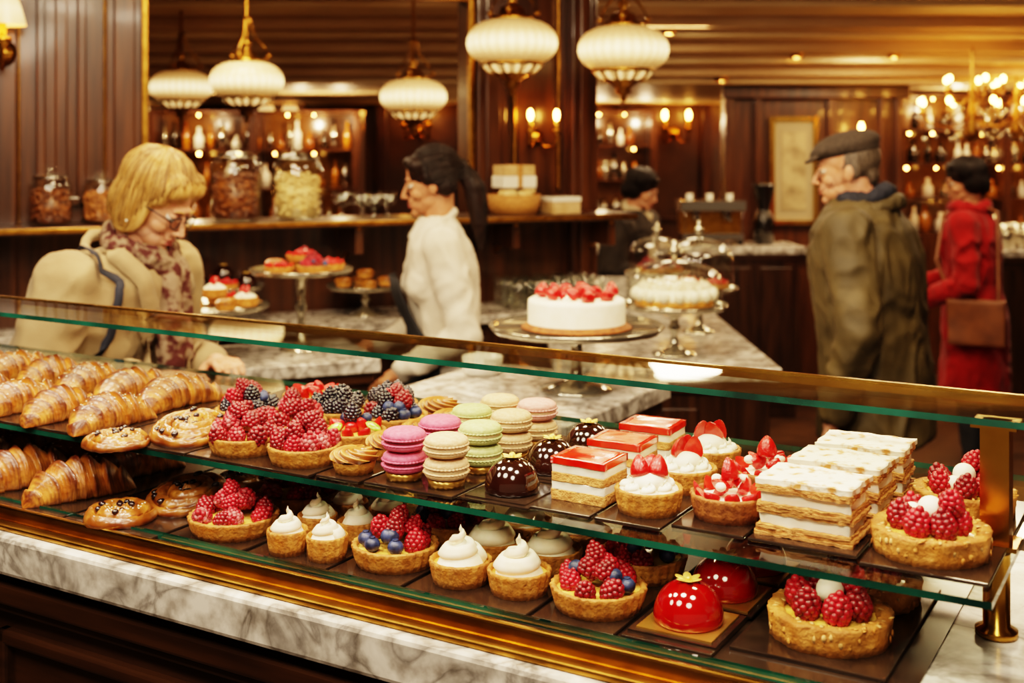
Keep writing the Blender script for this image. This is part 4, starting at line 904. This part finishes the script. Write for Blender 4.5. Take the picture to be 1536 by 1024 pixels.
mb=MB(); mb.add((v,f),APRON); o=obj('apron',mb,parent=sv); m=o.modifiers.new('s','SOLIDIFY'); m.thickness=.004

short=[ell((0,-.026,.110),(.076,.092,.083),3),ell((.066,-.02,.085),(.012,.03,.04),2),ell((-.066,-.02,.085),(.012,.03,.04),2),ell((0,-.073,.06),(.053,.03,.05),3)]
mn,coat,X,bd=person('man_in_flat_cap',(1.16,3.80,0),150,.985,OLIVE,DENIM,BLACKL,SKIN,GREY,short,lean=5,wid=1.25,arms=(((.29,.02,1.10),(.24,.16,.90)),((-.30,-.02,1.08),(-.27,.06,.84))),hyaw=18,hpitch=8,hem=.72,fem=False,fa=.009,headoff=(-.02,.03,-.02))
fuse('flat_cap',[ell((0,-.012,.155),(.086,.112,.048),3,Matrix.Rotation(-.12,4,'X')),ell((0,.035,.152),(.076,.074,.032),3,Matrix.Rotation(-.25,4,'X')),ell((0,.092,.127),(.058,.040,.008),3,Matrix.Rotation(-.3,4,'X')),ell((0,-.02,.140),(.081,.098,.026),3)],.0045,CAPM,mn,X,3)
c=bd((0,0,1.47)); ringneck(mn,(0,c.y-.005,c.z+.005),.075,.028,NAVY,'jacket_collar',dz=-.02)
ringneck(mn,(0,c.y-.01,c.z-.025),.105,.022,OLIVE,'jacket_shoulder_collar',dz=-.02)

wavy=[ell((0,-.02,.125),(.084,.100,.088),3),ell((.056,-.03,.065),(.032,.055,.055),3),ell((-.056,-.03,.065),(.032,.055,.055),3),ell((0,-.076,.06),(.066,.042,.066),3),ell((0,.048,.162),(.056,.033,.026),3)]
rw,coat,X,bd=person('woman_in_red_coat',(2.17,5.6,0),150,.915,REDC,DENIM,BLACKL,SKIN2,BRUN,wavy,lean=3,wid=1.12,arms=(((.26,.05,1.10),(.18,.27,1.05)),((-.26,.0,1.09),(-.2,.2,1.0))),hyaw=20,hpitch=12,hem=.5,fa=.009,strand=dict(n=300,axis=(0,-.25,1),pm_fn=pm_bob,seed=8,r0=.003))
c=bd((0,0,1.46)); ringneck(rw,(0,c.y,c.z),.08,.030,REDC,'coat_collar')
mb=MB(); mb.add(rbox(.08,.26,.22,8,.01,8),LEATH,T(-.27,-.05,.80)); mb.add(tube([(-.26,-.15,1.0),(-.2,-.14,1.2),(-.08,-.12,1.44),(.02,.02,1.5),(-.08,.14,1.42),(-.22,.15,1.2),(-.27,.06,1.0)],.009,8),LEATH); obj('shoulder_bag',mb,parent=rw,bevel=.01)
bw,coat,X,bd=person('woman_in_black_jacket',(.56,6.35,0),-28,.885,BLKC,DENIM,BLACKL,SKIN,BRUN,wavy,lean=12,wid=1.25,arms=(((.27,.08,1.12),(.15,.3,1.08)),((-.27,.08,1.12),(-.12,.3,1.08))),hyaw=0,hpitch=22,hem=.75,strand=dict(n=300,axis=(0,-.25,1),pm_fn=pm_bob,seed=9,r0=.003))
c=bd((0,0,1.46)); ringneck(bw,(0,c.y+.01,c.z),.065,.026,SCARFL,'scarf',dz=-.03,extra=[cap((.02,c.y+.08,c.z-.04),.03,(.03,c.y+.12,c.z-.3),.03,3)])

# ------------------------------------------------------------ lights
def area(name,loc,size,power,col,rot=(0,0,0),shape='DISK'):
    l=bpy.data.lights.new(name,'AREA'); l.shape=shape; l.size=size; l.energy=power; l.color=col
    o=bpy.data.objects.new(name,l); COL.objects.link(o); o.location=loc; o.rotation_euler=rot; return o
WC=(1.0,.71,.42); WC2=(1.0,.81,.59)
for i,(a,b) in enumerate(((-.05,.95),(-.7,.9),(-1.35,.9),(-2.0,1.0))):
    area('unseen_case_light',W(a,b,2.45),.34,15,WC2)  # key area lights added above the case, out of view, without fixtures
for i,(a,b) in enumerate(((.0,.15),(-.9,.15),(-1.8,.2))):
    area('unseen_case_light',W(a,b,2.30),.45,10,WC2,(math.radians(35),0,ROTU))  # fill lights added out of view to brighten the front of the case
for i,(a,b) in enumerate(((-.4,1.9),(-1.3,1.95),(-2.2,2.0))):
    area('unseen_case_light',W(a,b,2.45),.25,13,WC)  # more unseen area lights overhead, behind the case
for l,p in(((-1.0,3.3,2.45),14),((.3,3.3,2.45),13),((1.1,3.0,2.45),15),((-1.2,5.0,2.42),15),((.2,5.2,2.42),16),((2.0,5.0,2.42),20),((.9,6.6,2.3),20),((2.2,7.1,2.18),20),((3.6,7.1,2.18),22),((-2.5,8,2.0),18),((0,9.5,2.0),24),((2.5,10.2,2.0),24)):
    area('room_area_light',l,.5,p,WC)  # bare area lights put overhead to light the room
w=bpy.data.worlds.new('world'); S.world=w; w.use_nodes=True; bg=w.node_tree.nodes['Background']; bg.inputs[0].default_value=(1,.70,.44,1); bg.inputs[1].default_value=.23

# ------------------------------------------------------------ camera
cd=bpy.data.cameras.new('camera'); cam=bpy.data.objects.new('camera',cd); COL.objects.link(cam); cam.location=(0,0,1.62); cam.rotation_euler=(PI/2,0,0)
cd.lens=42; cd.sensor_width=36; cd.shift_y=-(512-220)/1536; cd.clip_start=.05
cd.dof.use_dof=True; cd.dof.focus_distance=1.42; cd.dof.aperture_fstop=5.0
S.camera=cam
try:
    S.view_settings.view_transform='Filmic'; S.view_settings.look='High Contrast'; S.view_settings.exposure=0.28
except Exception as ex: print('VIEW',ex)
